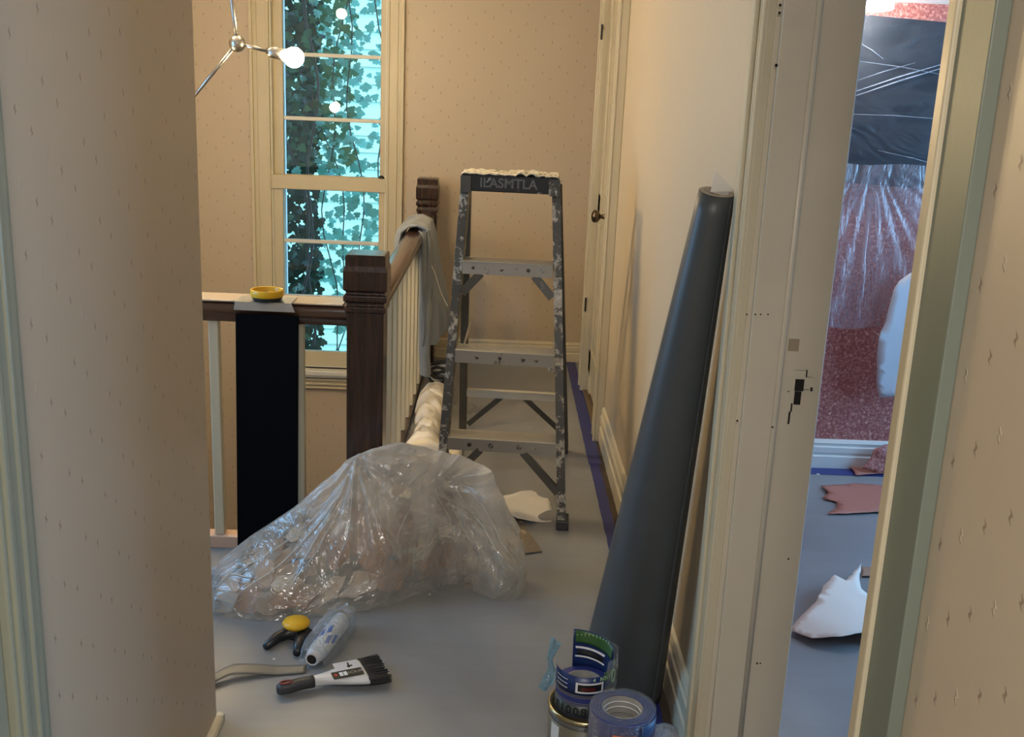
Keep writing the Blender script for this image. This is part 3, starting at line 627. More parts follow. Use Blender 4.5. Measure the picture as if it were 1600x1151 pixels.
for z, s_ in ((.47, 'HULLA'), (.41, 'SPCY')):
    pz = LP(.165, ry(z)-.026, z)
    lb = MB().box((-.022, -.001, -.006), (.018, .001, .006), Matrix.Translation(pz) @ Rz.to_3x3().to_4x4()).build('sticker', M['ink_white'], ld)
    text('sticker_print', s_, .012, M['ink_black'], lb, pz+Vector((-.002, -.0015, 0)), (1, 0, 0), (0, 0, 1), .0002)
lb = MB().box((-.018, -.001, -.010), (.012, .001, .010), Matrix.Translation(LP(.195, .80-.026, .055))).build('sticker', M['ink_white'], ld)

# ------------------------------------------------------------------ conical roll leaning on the wall
rl = thing('floor_underlay_roll', (.355, 2.44, 0), 'tall slate-grey sheet rolled into a cone leaning against the hall wall', 'roll')
B0 = Vector((.352, 2.445, .004)); T0 = Vector((.440, 2.185, 1.312)); R0, R1 = .110, .037
ax = (T0-B0).normalized(); e1 = ax.cross(Vector((0, 1, 0))).normalized(); e2 = ax.cross(e1)
def cone_pt(u, a, dr=0.0):
    c_ = B0.lerp(T0, u); r = R0+(R1-R0)*u
    h = -((c_-B0).z*0)
    p = c_+(e1*math.cos(a)+e2*math.sin(a))*(r+dr)
    if u == 0: p.z = .004
    return p
mb = MB().grid(30, 97, lambda u, v: cone_pt(u, v*4*PI+2.3, -.0018*v*2 + .0008*rnoise((v*5, u*2, 0))))
mb.build('outer_sheet', M['roll'], rl, smooth=True, solid=.0016, clean=False)
MB().grid(12, 65, lambda u, v: cone_pt(.55+.4515*u, v*2*PI*1.0, -.008-.0015*v)).build('inner_sheet', M['roll_in'], rl, smooth=True, solid=.0012, clean=False)
MB().grid(2, 65, lambda u, v: cone_pt(1.0005, v*2*PI, -.0005-.008*u)).build('rolled_edge', M['roll_in'], rl, clean=False)
MB().grid(2, 49, lambda u, v: cone_pt(.985, v*2*PI, -.009-.018*u)).build('cardboard_core', M['card'], rl, clean=False)
tri = [ony(1110, 300, 2.185), ony(1118, 266, 2.185), ony(1149, 298, 2.185), ony(1138, 308, 2.185)]
tri = [Vector((p.x, 2.185+.004*i, p.z)) for i, p in enumerate(tri)]
wt = MB().raw(tri, [(0, 1, 2, 3)]).build('paper_corner', M['white_paper'], rl, solid=.001); wt['label'] = 'white paper corner poking out of the top'

# ------------------------------------------------------------------ floor edge: tape and exposed gap
def strip(x0, x1, y0, y1, z, seed, jag, n=60):
    return MB().grid(n, 2, lambda u, v: ((x0+jag*rnoise((u*30, seed, 0))) if v == 0 else (x1+jag*rnoise((u*30, seed, 5))), y0+(y1-y0)*u, z))
tag(strip(.412, .462, 2.2, 4.2, .0016, 1, .003).build('masking_tape', M['blue_tape'], solid=.001), 'near length of blue masking tape along the foot of the hall wall', 'tape', 'blue tape on the hall floor')
tag(strip(.408, .460, 4.17, 5.87, .0026, 2, .003).build('masking_tape', M['blue_tape'], solid=.001), 'far length of blue masking tape in front of the closet door', 'tape', 'blue tape on the hall floor')
g_ = strip(.452, .4745, 2.2, 4.5, .0018, 3, .006, 140).build('exposed_floor_edge', M['subfloor'], solid=.001); tag(g_, 'ragged dark strip of bare floor between blue tape and baseboard', 'floor edge')
tag(MB().grid(24, 2, lambda u, v: (1.0+.9*u, 4.150+.078*v+.002*rnoise((u*9, v, 2)), .0016)).build('masking_tape', M['blue_tape'], solid=.001), 'blue masking tape on the floor along the pink bedroom wall', 'tape')

# ------------------------------------------------------------------ towel over the rail, dust sheet, cables
tw = thing('grey_jacket', (-.40, 5.1, .83), 'grey fleece garment slung over the side handrail', 'clothing')
path = [(-.470, .715), (-.478, .77), (-.466, .835), (-.430, .868), (-.392, .872), (-.350, .855), (-.330, .78), (-.318, .68), (-.300, .58), (-.280, .48), (-.262, .38), (-.262, .32), (-.285, .305)]
def along(path, s_):
    k = s_*(len(path)-1); i = min(int(k), len(path)-2); f = k-i; f = f*f*(3-2*f)*.3+f*.7
    return Vector(path[i]).lerp(Vector(path[i+1]), f)
def jk(u, v):
    p = along(path, u); y = 4.88+.44*v*(1-.18*u)+.05*u
    fold = .014*math.sin(v*26+u*4)*min(1, u*2.2+.25)+.012*rnoise((v*6, u*5, 3))
    hang = max(0, u-.45)
    if u > .38: k_ = min(1, v/.4); k_ = k_*k_*(3-2*k_); w__ = min(1, (u-.38)*5); p.x = p.x+(-.338-p.x)*(1-k_)*w__*.97
    return (p.x+fold+(.0 if u < .45 else .03*hang*math.sin(v*9)), y, p.y+.008*rnoise((v*7, u*3, 9))-.03*hang*math.sin(v*7+1))
MB().grid(70, 50, jk).build('jacket_body', M['cloth'], tw, smooth=True, solid=.010, clean=False)
path2 = [(-.350, .845), (-.342, .72), (-.340, .56), (-.338, .40), (-.335, .25), (-.330, .14)]
def sl(u, v):
    p = along(path2, u); a = v*2*PI; r = .026+.006*math.sin(a*3+u*5)+.004*rnoise((a, u*6, 1))
    return (p.x+r*math.cos(a), 4.93+.05*u+r*1.7*math.sin(a), p.y)
MB().grid(30, 33, sl).build('sleeve', M['cloth'], tw, smooth=True, clean=False)
cord = MB().tube([(-.335, 4.95, .72), (-.30, 4.93, .66), (-.262, 4.93, .55), (-.232, 4.94, .49)], .0022, 6).build('drawstring', M['sheet'], tw)

ds = thing('dust_sheet', (-.30, 4.5, 0), 'scrunched white dust sheet lying along the foot of the balusters', 'dust sheet')
def dsf(u, v):
    y = 3.98+1.18*u; a = v*PI*1.02
    w_ = .068+.012*math.sin(u*9+1); hgt = .088+.014*math.sin(u*11)
    flare = max(0, 1-u/.28); w_ += .070*flare; hgt *= (1-.35*flare)
    pin = 0
    for k, pu in enumerate((.36, .46, .60, .74, .93)):
        pin += math.exp(-((u-pu-.045*math.cos(a))/.013)**2)*(.62 if k != 1 else .5)
    endt = min(1, (1-u)/.05)**.5 if u > .95 else 1
    r = (1-.72*pin)*endt
    cx_ = -.288+.035*flare
    return (cx_-w_*math.cos(a)*r+.004*rnoise((u*18, a*2, 0)), y, max(.003, hgt*math.sin(a)*r+.012*rnoise((u*26, a*2, 3))*math.sin(a)))
MB().grid(190, 34, dsf).build('rolled_part', M['sheet'], ds, smooth=True, solid=.002, clean=False)
fp = [onz(628, 700), onz(720, 700), onz(722, 712), onz(700, 752), onz(640, 790), onz(600, 770)]
sheet_from_poly('spread_part', torn([(p.x, p.y) for p in fp], .002, .03, 5), lambda x, y: (x, y, .012+.018*rnoise((x*12, y*10, 0))+.008*rnoise((x*30, y*25, 2))), M['sheet'], ds, 4, .002)
cb = thing('coiled_cables', (-.265, 5.42, 0), 'black and white cables coiled on the floor behind the dust sheet', 'cable')
for k in range(5):
    pts = [(-.285+.055*math.cos(a*.35+k)*(1+.1*k)*.9, 5.40+.10*math.sin(a*.35+k), .012+.014*k+.006*math.sin(a+k)) for a in range(19)]
    MB().tube(pts, .009 if k % 2 == 0 else .004, 8).build('cable', M['black'] if k % 2 == 0 else M['ink_white'], cb, smooth=True)

# ------------------------------------------------------------------ plastic bag of torn wallpaper
def lerpt(tab, x):
    if x <= tab[0][0]: return tab[0][1]
    for (a, fa), (b, fb) in zip(tab, tab[1:]):
        if x <= b: f = (x-a)/(b-a); return fa+(fb-fa)*f
    return tab[-1][1]
TOP = [(-.83, .02), (-.80, .085), (-.69, .165), (-.56, .262), (-.47, .345), (-.43, .385), (-.36, .42), (-.276, .438), (-.20, .425), (-.14, .400), (-.09, .380), (-.02, .372), (.015, .33), (.05, .25), (.09, .185), (.115, .10), (.128, .02)]
FRONT = [(-.83, 2.86), (-.78, 2.78), (-.62, 2.755), (-.44, 2.80), (-.30, 2.86), (-.19, 2.965), (-.13, 3.02), (-.09, 3.03), (-.05, 3.00), (0, 2.955), (.05, 2.925), (.09, 2.94), (.115, 2.98), (.128, 3.04)]
BACK = [(-.83, 3.0), (-.70, 3.10), (-.5, 3.15), (-.3, 3.17), (0, 3.17), (.09, 3.15), (.128, 3.08)]
def bagz(x, v):              # v 0 front .. 1 back
    t_ = lerpt(TOP, x)
    pr = min(1, (v/.62))**.72 if v < .62 else max(0, 1-((v-.62)/.38)**2.6)
    return t_*pr
bag = thing('plastic_bag', (-.40, 3.0, 0), 'large clear plastic bag full of torn wallpaper slumped on the floor', 'plastic bag')
def ridge(x, y, z): return 1-abs(rnoise((x, y, z)))*2.2
def bagf(u, v):
    x = -.83+.958*u; yf = lerpt(FRONT, x); yb = lerpt(BACK, x); y = yf+(yb-yf)*v
    z = bagz(x, v)
    d_ = math.hypot((x+.43)*1.0, (z-.36)*1.0); ang = math.atan2(z-.40, x+.40)
    cre = .017*ridge(ang*2.6, d_*1.2, 3.1)+.007*ridge(ang*5, d_*2+y*2, 7)+.012*rnoise((x*6, z*6, 2))
    wN = min(1, max(0, (x+.20)/.12)); a2 = math.atan2(z-.30, x+.19); d2 = math.hypot(x+.19, z-.30)
    cre = cre*(1-wN)+wN*(.024*ridge(a2*2.4, d2*1.3, 1.7)+.008*ridge(a2*6, d2*4, 4)+.010*rnoise((x*10, z*8, 5)))
    e = min(1, v*9)*min(1, (1-v)*9)
    z2 = max(.002, z+cre*e*.9)
    return (x+.006*rnoise((x*14, z*12, 1)), y-(cre*1.1)*min(1, v*5+.25), z2 if v > 0 else .002)
b1 = MB().grid(175, 90, bagf).build('bag_body', M['film'], bag, smooth=True, clean=False)
# taut creases fanning over the film
cm = film('creased_bag_film', haze=(1, 1, .97, 1), lo=.45, hi=.8, scale=20, rough=.15, gloss=.6)
def bagpt(x, v):
    p = bagf((x+.83)/.958, v); return Vector((p[0], p[1]-.003, p[2]+.003))
for k, (xa, va, xb, vb, r_) in enumerate(((-.42, .50, -.74, .30, .0016), (-.42, .48, -.70, .14, .0022), (-.41, .46, -.60, .10, .0016), (-.40, .44, -.56, .12, .0018), (-.39, .46, -.44, .08, .0013), (-.36, .50, -.30, .22, .0015), (-.20, .46, -.27, .16, .0014),
        (-.17, .42, -.02, .08, .0015), (-.15, .48, .06, .12, .0018), (-.14, .52, .10, .20, .0014), (-.16, .40, -.10, .10, .0012), (-.34, .60, -.18, .52, .0014), (-.78, .35, -.66, .20, .0020), (-.80, .22, -.70, .40, .0016))):
    pts = [bagpt(xa+(xb-xa)*q/14+.006*math.sin(q*.5+k), va+(vb-va)*q/14) for q in range(15)]
    MB().tube(pts, [r_*(.25+.9*math.sin(PI*q/14)) for q in range(15)], 6).build('crease', cm, bag, smooth=True)
# an inner fold of film in the loose neck
def fold(u, v):
    x = -.12+.20*u; t_ = lerpt(TOP, x)*.86; yf = lerpt(FRONT, x)+.05; yb = 3.10
    z = .02+(t_-.02)*math.sin(PI*.5*min(1, v*1.3)); y = yf+(yb-yf)*v
    return (x+.02*math.sin(v*6+u*3), y-.02*ridge(u*3+v, v*3, 2), max(.004, z+.02*rnoise((u*4, v*4, 1))))
MB().grid(50, 50, fold).build('inner_fold', M['film'], bag, smooth=True, clean=False)
# crumpled film spilling at the far end
def tail(u, v):
    a = onz(300, 880); b_ = onz(372, 975)
    x = -.90+.16*u; y = 2.80+.24*v
    return (x, y, max(.003, .055*math.sin(PI*min(1, u*1.1))*math.sin(PI*v)+.02*ridge(u*5, v*6, 2)*math.sin(PI*v)))
MB().grid(40, 44, tail).build('bag_tail', film('blue_lit_bag_film', tint=(.86, .93, 1, 1), haze=(.62, .74, .95, 1), lo=.25, hi=.75, scale=16, bump=.9), bag, smooth=True, clean=False)  # blue daylight on this end of the bag is put into the film colour
# scraps inside
rs = random.Random(11)
def scrap(x, v, w_, h_, rot, mat, label, lift=.86, seed=0, n=7, grp='wallpaper scraps in the bag', flat=False, nm='wallpaper_scrap'):
    yf = lerpt(FRONT, x); yb = lerpt(BACK, x); y = yf+(yb-yf)*v
    def surf(xx, vv):
        xx = min(-.05, max(-.80, xx)); vv = min(.97, max(.05, vv)); f_ = lerpt(FRONT, xx); b_ = lerpt(BACK, xx)
        return Vector((xx, f_+(b_-f_)*vv+.022, max(.006, bagz(xx, vv)*lift-.012)))
    c0 = surf(x, v); du = (surf(x+.02, v)-surf(x-.02, v)).normalized(); dv = (surf(x, v+.04)-surf(x, v-.04)).normalized()
    c_, s_ = math.cos(rot), math.sin(rot); eu = du*c_+dv*s_; ev = dv*c_-du*s_; nn = eu.cross(ev).normalized()
    if nn.y > 0: nn = -nn
    rr = random.Random(seed); poly = []
    for k in range(n):
        a = 2*PI*k/n+rr.uniform(-.25, .25); r = rr.uniform(.75, 1.1); poly.append((w_*r*math.cos(a), h_*r*math.sin(a)))
    poly = torn(poly, .003, .012, seed); amp = .010 if not flat else .003
    pl = lambda a, b: tuple((lambda p: (p.x, p.y, max(.004, p.z)))(c0+eu*a+ev*b+nn*(amp*rnoise((a*22+seed, b*22, 0))+amp*.5*math.sin(a*30+seed))))
    o = sheet_from_poly(nm, poly, pl, mat, None, 3, .0007)
    return tag(o, label, 'paper scrap', grp)
mats = [(M['scrap'], 'tan'), (M['scrap2'], 'brown'), (M['scrap'], 'tan'), (M['scrap3'], 'grey'), (M['scrap4'], 'ivory'), (M['scrap2'], 'brown')]
cnt = 0
for ix in range(11):
    for iv in range(5):
        x = -.765+.064*ix+rs.uniform(-.018, .018); v = .10+.165*iv+rs.uniform(-.03, .03)
        mt, cn = mats[rs.randrange(6)]
        zone = 'at the low end' if ix < 3 else ('in the middle' if ix < 7 else 'near the neck')
        row = 'low at the front' if iv < 2 else ('halfway up' if iv < 3 else 'high up')
        lb_ = 'crumpled %s wallpaper scrap in the clear bag, %s row, %s from its low end' % (cn, ('lowest', 'second', 'third', 'fourth', 'highest')[iv], ORD[ix])
        scrap(x, v, rs.uniform(.050, .085), rs.uniform(.035, .060), rs.uniform(0, PI), mt, lb_, rs.uniform(.70, .90), 100+cnt, rs.choice((4, 5, 6))); cnt += 1
def big(px, py, w_, h_, rot, mat, label, seed, d_=2.93, flat=True):
    c0 = ony(px, py, d_); x = c0.x
    yf = lerpt(FRONT, x); yb = lerpt(BACK, x); best = min([k/60 for k in range(3, 50)], key=lambda vv: abs((lambda q: (ray(px, py).normalized().cross(q-Vector(CW)).length))(Vector((x, yf+(yb-yf)*vv+.012, bagz(x, vv)*.95)))))
    scrap(x, best, w_, h_, rot, mat, label, .945, seed, 6, None, flat)
big(590, 862, .062, .050, .3, paint('kraft_brown_paper', (.40, .26, .18, 1), (.36, .235, .165, 1), .6, 5), 'large brown wallpaper piece in the middle of the clear bag', 31)
big(565, 915, .070, .020, .18, M['warm_paper'], 'folded ivory paper strip low at the front of the clear bag', 32)
big(455, 905, .060, .026, -.2, M['scrap4'], 'pale tan wallpaper piece at the low end of the clear bag', 33)
big(420, 890, .035, .060, .5, M['scrap'], 'upright tan wallpaper piece at the low end of the clear bag', 35)

# ------------------------------------------------------------------ loose paper and plate on the hall floor
wp = [(onz(x, y).x, onz(x, y).y) for x, y in ((765, 785), (800, 780), (830, 768), (852, 770), (864, 800), (861, 815), (808, 820), (788, 812))]
o = sheet_from_poly('paper_sheet', torn(wp, .002, .02, 3), lambda x, y: (x, y, .012+.012*math.sin(x*22)+.010*rnoise((x*9, y*9, 0))), M['white_paper'], None, 4)
tag(o, 'curled white paper piece on the floor at the foot of the stepladder', 'paper')
pp = [(onz(x, y).x, onz(x, y).y) for x, y in ((780, 813), (813, 812), (847, 863), (806, 868))]
o = MB().raw([(p[0], p[1], .004) for p in pp]+[(p[0], p[1], .0055) for p in pp], [(0, 3, 2, 1), (4, 5, 6, 7), (0, 1, 5, 4), (1, 2, 6, 5), (2, 3, 7, 6), (3, 0, 4, 7)]).build('metal_shim', M['plate']); tag(o, 'flat scratched metal plate on the floor between plastic bag and ladder', 'plate')

# ------------------------------------------------------------------ tools in the foreground
def frame(o_, xd):            # local frame with x along xd on the floor
    x_ = Vector((xd[0], xd[1], 0)).normalized(); y_ = Vector((-x_.y, x_.x, 0)); return Matrix.Translation(o_) @ Matrix((x_, y_, Vector((0, 0, 1)))).transposed().to_4x4()
bpos = Vector((-.37, 2.44, .022)); bdir = (onz(600, 1042, .022)-onz(440, 1073, .022)); F = frame(bpos, bdir)
br = thing('hand_brush', bpos, 'white hand brush with black bristles and dark red-tipped handle', 'brush')
def loft(secs, F, n=20):      # secs: (x, half width y, half height z, zc)
    m_ = MB()
    for (x, wy, hz, zc) in secs:
        for k in range(n):
            a = 2*PI*k/n; cc = math.cos(a); ss = math.sin(a); e = .75
            m_.v.append(F @ Vector((x, wy*math.copysign(abs(cc)**e, cc), zc+hz*math.copysign(abs(ss)**e, ss))))
    L = len(secs)
    for i in range(L-1):
        for k in range(n): m_.f.append((i*n+k, i*n+(k+1) % n, (i+1)*n+(k+1) % n, (i+1)*n+k))
    m_.f.append(tuple(range(n-1, -1, -1))); m_.f.append(tuple((L-1)*n+k for k in range(n))); return m_
loft([(-.070, .012, .012, 0), (-.064, .0125, .013, 0), (-.045, .015, .0135, 0), (-.015, .026, .013, 0), (.02, .043, .012, 0), (.052, .055, .011, 0), (.064, .058, .011, 0), (.068, .057, .010, 0)], F).build('brush_head', M['white_pl'], br, smooth=True)
hd = loft([(-.158, .010, .010, -.004), (-.150, .016, .014, -.003), (-.125, .0165, .0145, -.002), (-.10, .0145, .0145, 0), (-.075, .0145, .0145, 0), (-.064, .0145, .0145, 0)], F).build('handle', M['dark_grey'], br, smooth=True)
ring = MB(); pts = [F @ Vector((-.135+.015*math.cos(a), .007*math.sin(a), .0125)) for a in [2*PI*k/24 for k in range(25)]]
ring.tube(pts, .0022, 8, False).build('hang_hole', M['red'], hd, smooth=True)
bm_ = MB()
rb = random.Random(4)
bm_.raw([F @ Vector(p) for p in ((.066, -.054, -.008), (.066, .054, -.008), (.118, .062, -.010), (.122, -.058, -.010), (.066, -.054, .008), (.066, .054, .008), (.114, .060, .004), (.118, -.056, .004))], [(0, 3, 2, 1), (4, 5, 6, 7), (0, 1, 5, 4), (1, 2, 6, 5), (2, 3, 7, 6), (3, 0, 4, 7)])
for i in range(260):
    yy = rb.uniform(-.056, .058); z_ = rb.uniform(-.010, .009)
    a = F @ Vector((.066, yy*.95, z_*.8)); b_ = F @ Vector((.116+rb.uniform(0, .010), yy*1.07, z_))
    bm_.beam(a, b_, .0012, .0012)
bs_ = bm_.build('bristles', M['bristle'], br)
lab = MB().box((-.020, -.030, .0120), (.060, .002, .0135), F).build('label_plate', M['ink_black'], br, bevel=.0003); lab['label'] = 'black label strip'
lab2 = MB().box((-.004, .004, .0118), (.058, .044, .0128), F).build('photo_label', paint('pale_grey_label', (.62, .63, .66, 1)), br)
fxv = F.to_3x3() @ Vector((1, 0, 0)); fyv = F.to_3x3() @ Vector((0, 1, 0))
MB().lathe([(0, 0), (.0045, 0), (.0045, .0005), (0, .0005)], F @ Vector((-.011, -.014, .0135)), 16).build('red_mark', M['ink_red'], lab)
for dx in (.0, .011):
    MB().box((dx-.001, -.023, .0135), (dx+.008, -.005, .0140), F).build('white_mark', M['ink_white'], lab)
text('label_lettering', 'HOUR', .017, M['card'], lab, F @ Vector((.038, -.014, .0137)), fxv, fyv, .0002)
tl = MB().lathe([(0, 0), (.004, 0), (.004, .0005), (0, .0005)], F @ Vector((.032, .016, .0129)), 12).beam(F @ Vector((.032, .016, .0131)), F @ Vector((.034, .036, .0131)), .004, .0005).beam(F @ Vector((.028, .018, .0131)), F @ Vector((.042, .020, .0131)), .006, .0005); tl.build('printed_tool', M['ink_black'], lab2)

tb = thing('sealant_tube', onz(510, 1000, .03), 'white tube with blue print twisted up in clear plastic wrap', 'tube')
A = onz(487, 1030, .026); Bp = onz(532, 972, .030); dv = (Bp-A).normalized()
MB().lathe([(.019, 0), (.019, .012), (.022, .014), (.026, .05), (.026, .2), (.024, .215)], A, 28, dv).build('tube_body', M['white_pl'], tb, smooth=True)
MB().lathe([(.0135, -.001), (.0190, -.001), (.0190, .002), (.0135, .002)], A, 28, dv, closed=True).build('nozzle_rim', M['white_pl'], tb, smooth=True)
MB().lathe([(0, -.0004), (.0135, -.0004), (.0135, .001), (0, .001)], A, 24, dv).build('nozzle_hole', M['gloss_hole'], tb)
for i in range(5):
    a0 = -.9+.5*i; s0 = .05+.022*(i % 3)
    up_ = Vector((0, 0, 1)); sd_ = dv.cross(up_).normalized()
    MB().grid(8, 8, lambda u, v: A+dv*(s0+.035*u+.012*v)+(up_*math.cos(a0+.35*v-.2*u)+sd_*math.sin(a0+.35*v-.2*u))*(.0268+.001*u)).build('blue_print', M['blue_print'], tb, smooth=True, clean=False)
def wrapf(u, v):
    s_ = -.005+.255*u; a = v*2*PI; r = .030+.016*math.sin(PI*min(1, u*1.05))**1.0+.010*ridge(v*7, u*4, 1)*.6+.006*rnoise((v*12, u*7, 3))
    sd_ = dv.cross(Vector((0, 0, 1))).normalized(); p = A+dv*s_+(Vector((0, 0, 1))*math.cos(a)+sd_*math.sin(a))*r
    return (p.x, p.y, max(.002, p.z))
MB().grid(46, 60, wrapf).build('plastic_wrap', M['wrap'], tb, smooth=True, clean=False)

bt = thing('putty_tool', onz(467, 985), 'black forked tool with a round yellow knob behind the brush', 'tool')
ky = onz(463, 972, .045)
MB().lathe([(0, .0), (.027, .001), (.0365, .008), (.0385, .014), (.034, .021), (.019, .0255), (0, .027)], (ky.x, ky.y, .030), 32).build('knob', M['yellow'], bt, smooth=True)
MB().lathe([(0, 0), (.024, 0), (.026, .006), (.020, .012), (.014, .030), (0, .030)], (ky.x, ky.y, .002), 24).build('stem', M['black'], bt, smooth=True)
def blob(pts, r): return MB().tube(pts, r, 12)
g1 = [onz(415, 1010, .012), onz(432, 996, .014), onz(450, 988, .016), onz(466, 986, .020), onz(478, 984, .024)]
blob(g1, [.010, .015, .018, .022, .024]).build('fork_arm', M['black'], bt, smooth=True)
g2 = [onz(478, 990, .016), onz(468, 1004, .014), onz(464, 1020, .011)]
blob(g2, [.024, .016, .011]).build('fork_arm', M['black'], bt, smooth=True)

# curved steel strip behind the brush
sx_ = [onz(310, 1082), onz(338, 1068), onz(362, 1058), onz(400, 1054), onz(440, 1051), onz(478, 1048)]
mbx = MB()
def stp_(u, v):
    k = u*(len(sx_)-1); i = min(int(k), len(sx_)-2); p = sx_[i].lerp(sx_[i+1], k-i)
    return (p.x, p.y+(.050-.020*u)*v-.015, .004+.016*math.sin(PI*min(1, u*1.3))*.8+.006*v)
tag(mbx.grid(40, 6, stp_).build('steel_strip', M['putty'], smooth=True, solid=.002), 'bent grey steel strip lying from the beige wall to the brush', 'strip')

# small white chips
for k, (x, y) in enumerate(((428, 1030), (671, 929), (828, 668), (1278, 741))):
    p = onz(x, y); s_ = .004 if k < 3 else .009
    o = MB().raw([(p.x-s_, p.y-s_*.5, .0015), (p.x+s_*.7, p.y-s_*.8, .0015), (p.x+s_, p.y+s_*.8, .0015), (p.x-s_*.4, p.y+s_, .0015), (p.x, p.y, .004)], [(0, 1, 4), (1, 2, 4), (2, 3, 4), (3, 0, 4), (3, 2, 1, 0)]).build('paint_chip', M['white_paper'])
    tag(o, ['tiny white chip on the floor above the brush handle', 'tiny white chip on bare floor beside the plastic bag', 'tiny white chip on the floor behind the ladder', 'small white chip on the blue tape in the bedroom'][k], 'paint chip')

# ------------------------------------------------------------------ cans and tape rolls
def can(cx_, cy_, label):
    th = thing('paint_can', (cx_, cy_, 0), label, 'paint can')
    MB().lathe([(0, 0), (.082, 0), (.083, .003), (.082, .006), (.082, .182), (.0835, .186), (.0845, .190), (.083, .193), (.079, .193), (.077, .188), (.074, .186), (0, .186)], (cx_, cy_, 0), 48).build('can_body', M['tin'], th, smooth=False)
    MB().lathe([(.0840, .184), (.0860, .188), (.0860, .192), (.0835, .1955), (.0800, .1950), (.0785, .191), (.0785, .188)], (cx_, cy_, 0), 64).build('rim', M['canister'], th, smooth=True)
    MB().lathe([(.0826, .02), (.0830, .02), (.0830, .172), (.0826, .172)], (cx_, cy_, 0), 48, closed=True).build('can_label', M['can_label'], th, smooth=True)
    MB().grid(10, 6, lambda u, v: (cx_+.0836*math.cos(-2.75+.34*u), cy_+.0836*math.sin(-2.75+.34*u), .095+.07*v)).build('label_patch', M['ink_white'], th, clean=False)
    return th
C1 = (.232, 2.085); C2 = (.298, 1.905)
can(C1[0], C1[1], 'paint can with a shiny gold rim under the wrapped tape roll')
can(C2[0], C2[1], 'paint can under the second roll of blue tape')
def taperoll(name, c_, z0, R, r, h, label, parts=True):
    th = thing(name, (c_[0], c_[1], z0), label, 'tape roll')
    MB().lathe([(r, 0), (R-.002, 0), (R, .002), (R, h-.002), (R-.002, h), (r, h)], (c_[0], c_[1], z0), 64, closed=True).build('tape_winding', M['blue_tape'], th)
    MB().lathe([(r-.003, -.0005), (r, -.0005), (r, h+.001), (r-.003, h+.001)], (c_[0], c_[1], z0), 48, closed=True).build('core', M['card'], th, smooth=True)
    return th
def arc(c_, R, a0, a1, z0, z1, n=24): return MB().grid(n, 2, lambda u, v: (c_[0]+R*math.cos(a0+(a1-a0)*u), c_[1]+R*math.sin(a0+(a1-a0)*u), z0+(z1-z0)*v))
T1 = (.222, 2.075)
t1 = taperoll('wrapped_tape_roll', T1, .1965, .0610, .040, .058, 'blue tape roll in torn printed shrink wrap standing on the gold-rimmed can')
Z = .1965
arc(T1, .0618, -PI*.98, .35, Z+.004, Z+.030, 40).build('grey_band', paint('grey_green_band', (.06, .085, .08, 1)), t1, smooth=True, solid=.0004, clean=False)
arc(T1, .0620, -PI*.98, .35, Z+.052, Z+.100, 40).build('printed_sleeve', M['label_navy'], t1, smooth=True, solid=.0006, clean=False)
for zz in (.032, .036, .050, .054): arc(T1, .0624, -PI*.95, -.3, Z+zz, Z+zz+.0012, 40).build('white_line', M['card'], t1, solid=.0002, clean=False)
for k, zz in enumerate((.066, .076, .086)): arc(T1, .0626, -PI*.90, -PI*.72, Z+zz, Z+zz+.0015, 12).build('white_line', M['ink_white'], t1, solid=.0002, clean=False)
lb = arc(T1, .0626, -PI*.62, -PI*.30, Z+.062, Z+.086, 16).build('white_box_print', M['ink_white'], t1, solid=.0003, clean=False)
arc(T1, .0630, -PI*.595, -PI*.325, Z+.066, Z+.082, 16).build('black_box_print', M['ink_black'], t1, solid=.0003, clean=False)
arc(T1, .0633, -PI*.56, -PI*.40, Z+.069, Z+.075, 12).build('red_print', paint('dark_red_ink', (.12, .012, .012, 1)), t1, solid=.0002, clean=False)
def ringtext(par, s_, c_, R, a0, da, z, size, mat, nm='lettering', out=1):
    for i, chh in enumerate(s_):
        a = a0+da*i
        if chh == ' ': continue
        text(nm, chh, size, mat, par, (c_[0]+R*math.cos(a), c_[1]+R*math.sin(a), z), (-math.sin(a)*out, math.cos(a)*out, 0), (0, 0, 1), .0002)
ringtext(t1, 'E1008', T1, .0624, -PI*.86, .27, Z+.016, .026, M['ink_black'])
# inside of the far wall of the torn sleeve, standing up behind the roll
def slv(R, a0, a1, z0, z1, mat, nm, dz=0.0):
    return MB().grid(30, 6, lambda u, v: (T1[0]+(R+.004*v)*math.cos(a0+(a1-a0)*u), T1[1]+(R+.004*v)*math.sin(a0+(a1-a0)*u), z0+(z1-z0)*v+dz*u)).build(nm, mat, t1, smooth=True, solid=.0006, clean=False)
slv(.0600, .62*PI, .05*PI, Z+.058, Z+.148, M['label_navy'], 'torn_sleeve', -.02)
slv(.0592, .60*PI, .08*PI, Z+.118, Z+.145, M['label_green'], 'green_band', -.018)
slv(.0588, .59*PI, .22*PI, Z+.103, Z+.107, M['ink_white'], 'white_line', -.010)
slv(.0588, .59*PI, .22*PI, Z+.082, Z+.086, M['ink_white'], 'white_line', -.010)
slv(.0588, .57*PI, .24*PI, Z+.088, Z+.101, M['ink_black'], 'black_box_print', -.010)
ringtext(t1, '\u2022\u2022II\u2022II\u2022\u2022I', T1, .0585, .58*PI, -.15, Z+.135, .010, M['ink_green'], 'sleeve_lettering', -1)
slv(.0600, .05*PI, -.30*PI, Z+.060, Z+.108, M['label_green'], 'green_band', 0)
ringtext(t1, '4 ROLLS', T1, .0640, -.42*PI, .13, Z+.094, .012, M['ink_green'], 'sleeve_lettering')
pts = [(T1[0]+.066*math.cos(a_), T1[1]+.066*math.sin(a_), 0) for a_ in (-.12*PI,)]
cc = Vector((T1[0]+.0660*math.cos(-.14*PI), T1[1]+.0660*math.sin(-.14*PI), Z+.088)); nrm = Vector((math.cos(-.14*PI), math.sin(-.14*PI), 0)); tg = Vector((-nrm.y, nrm.x, 0))
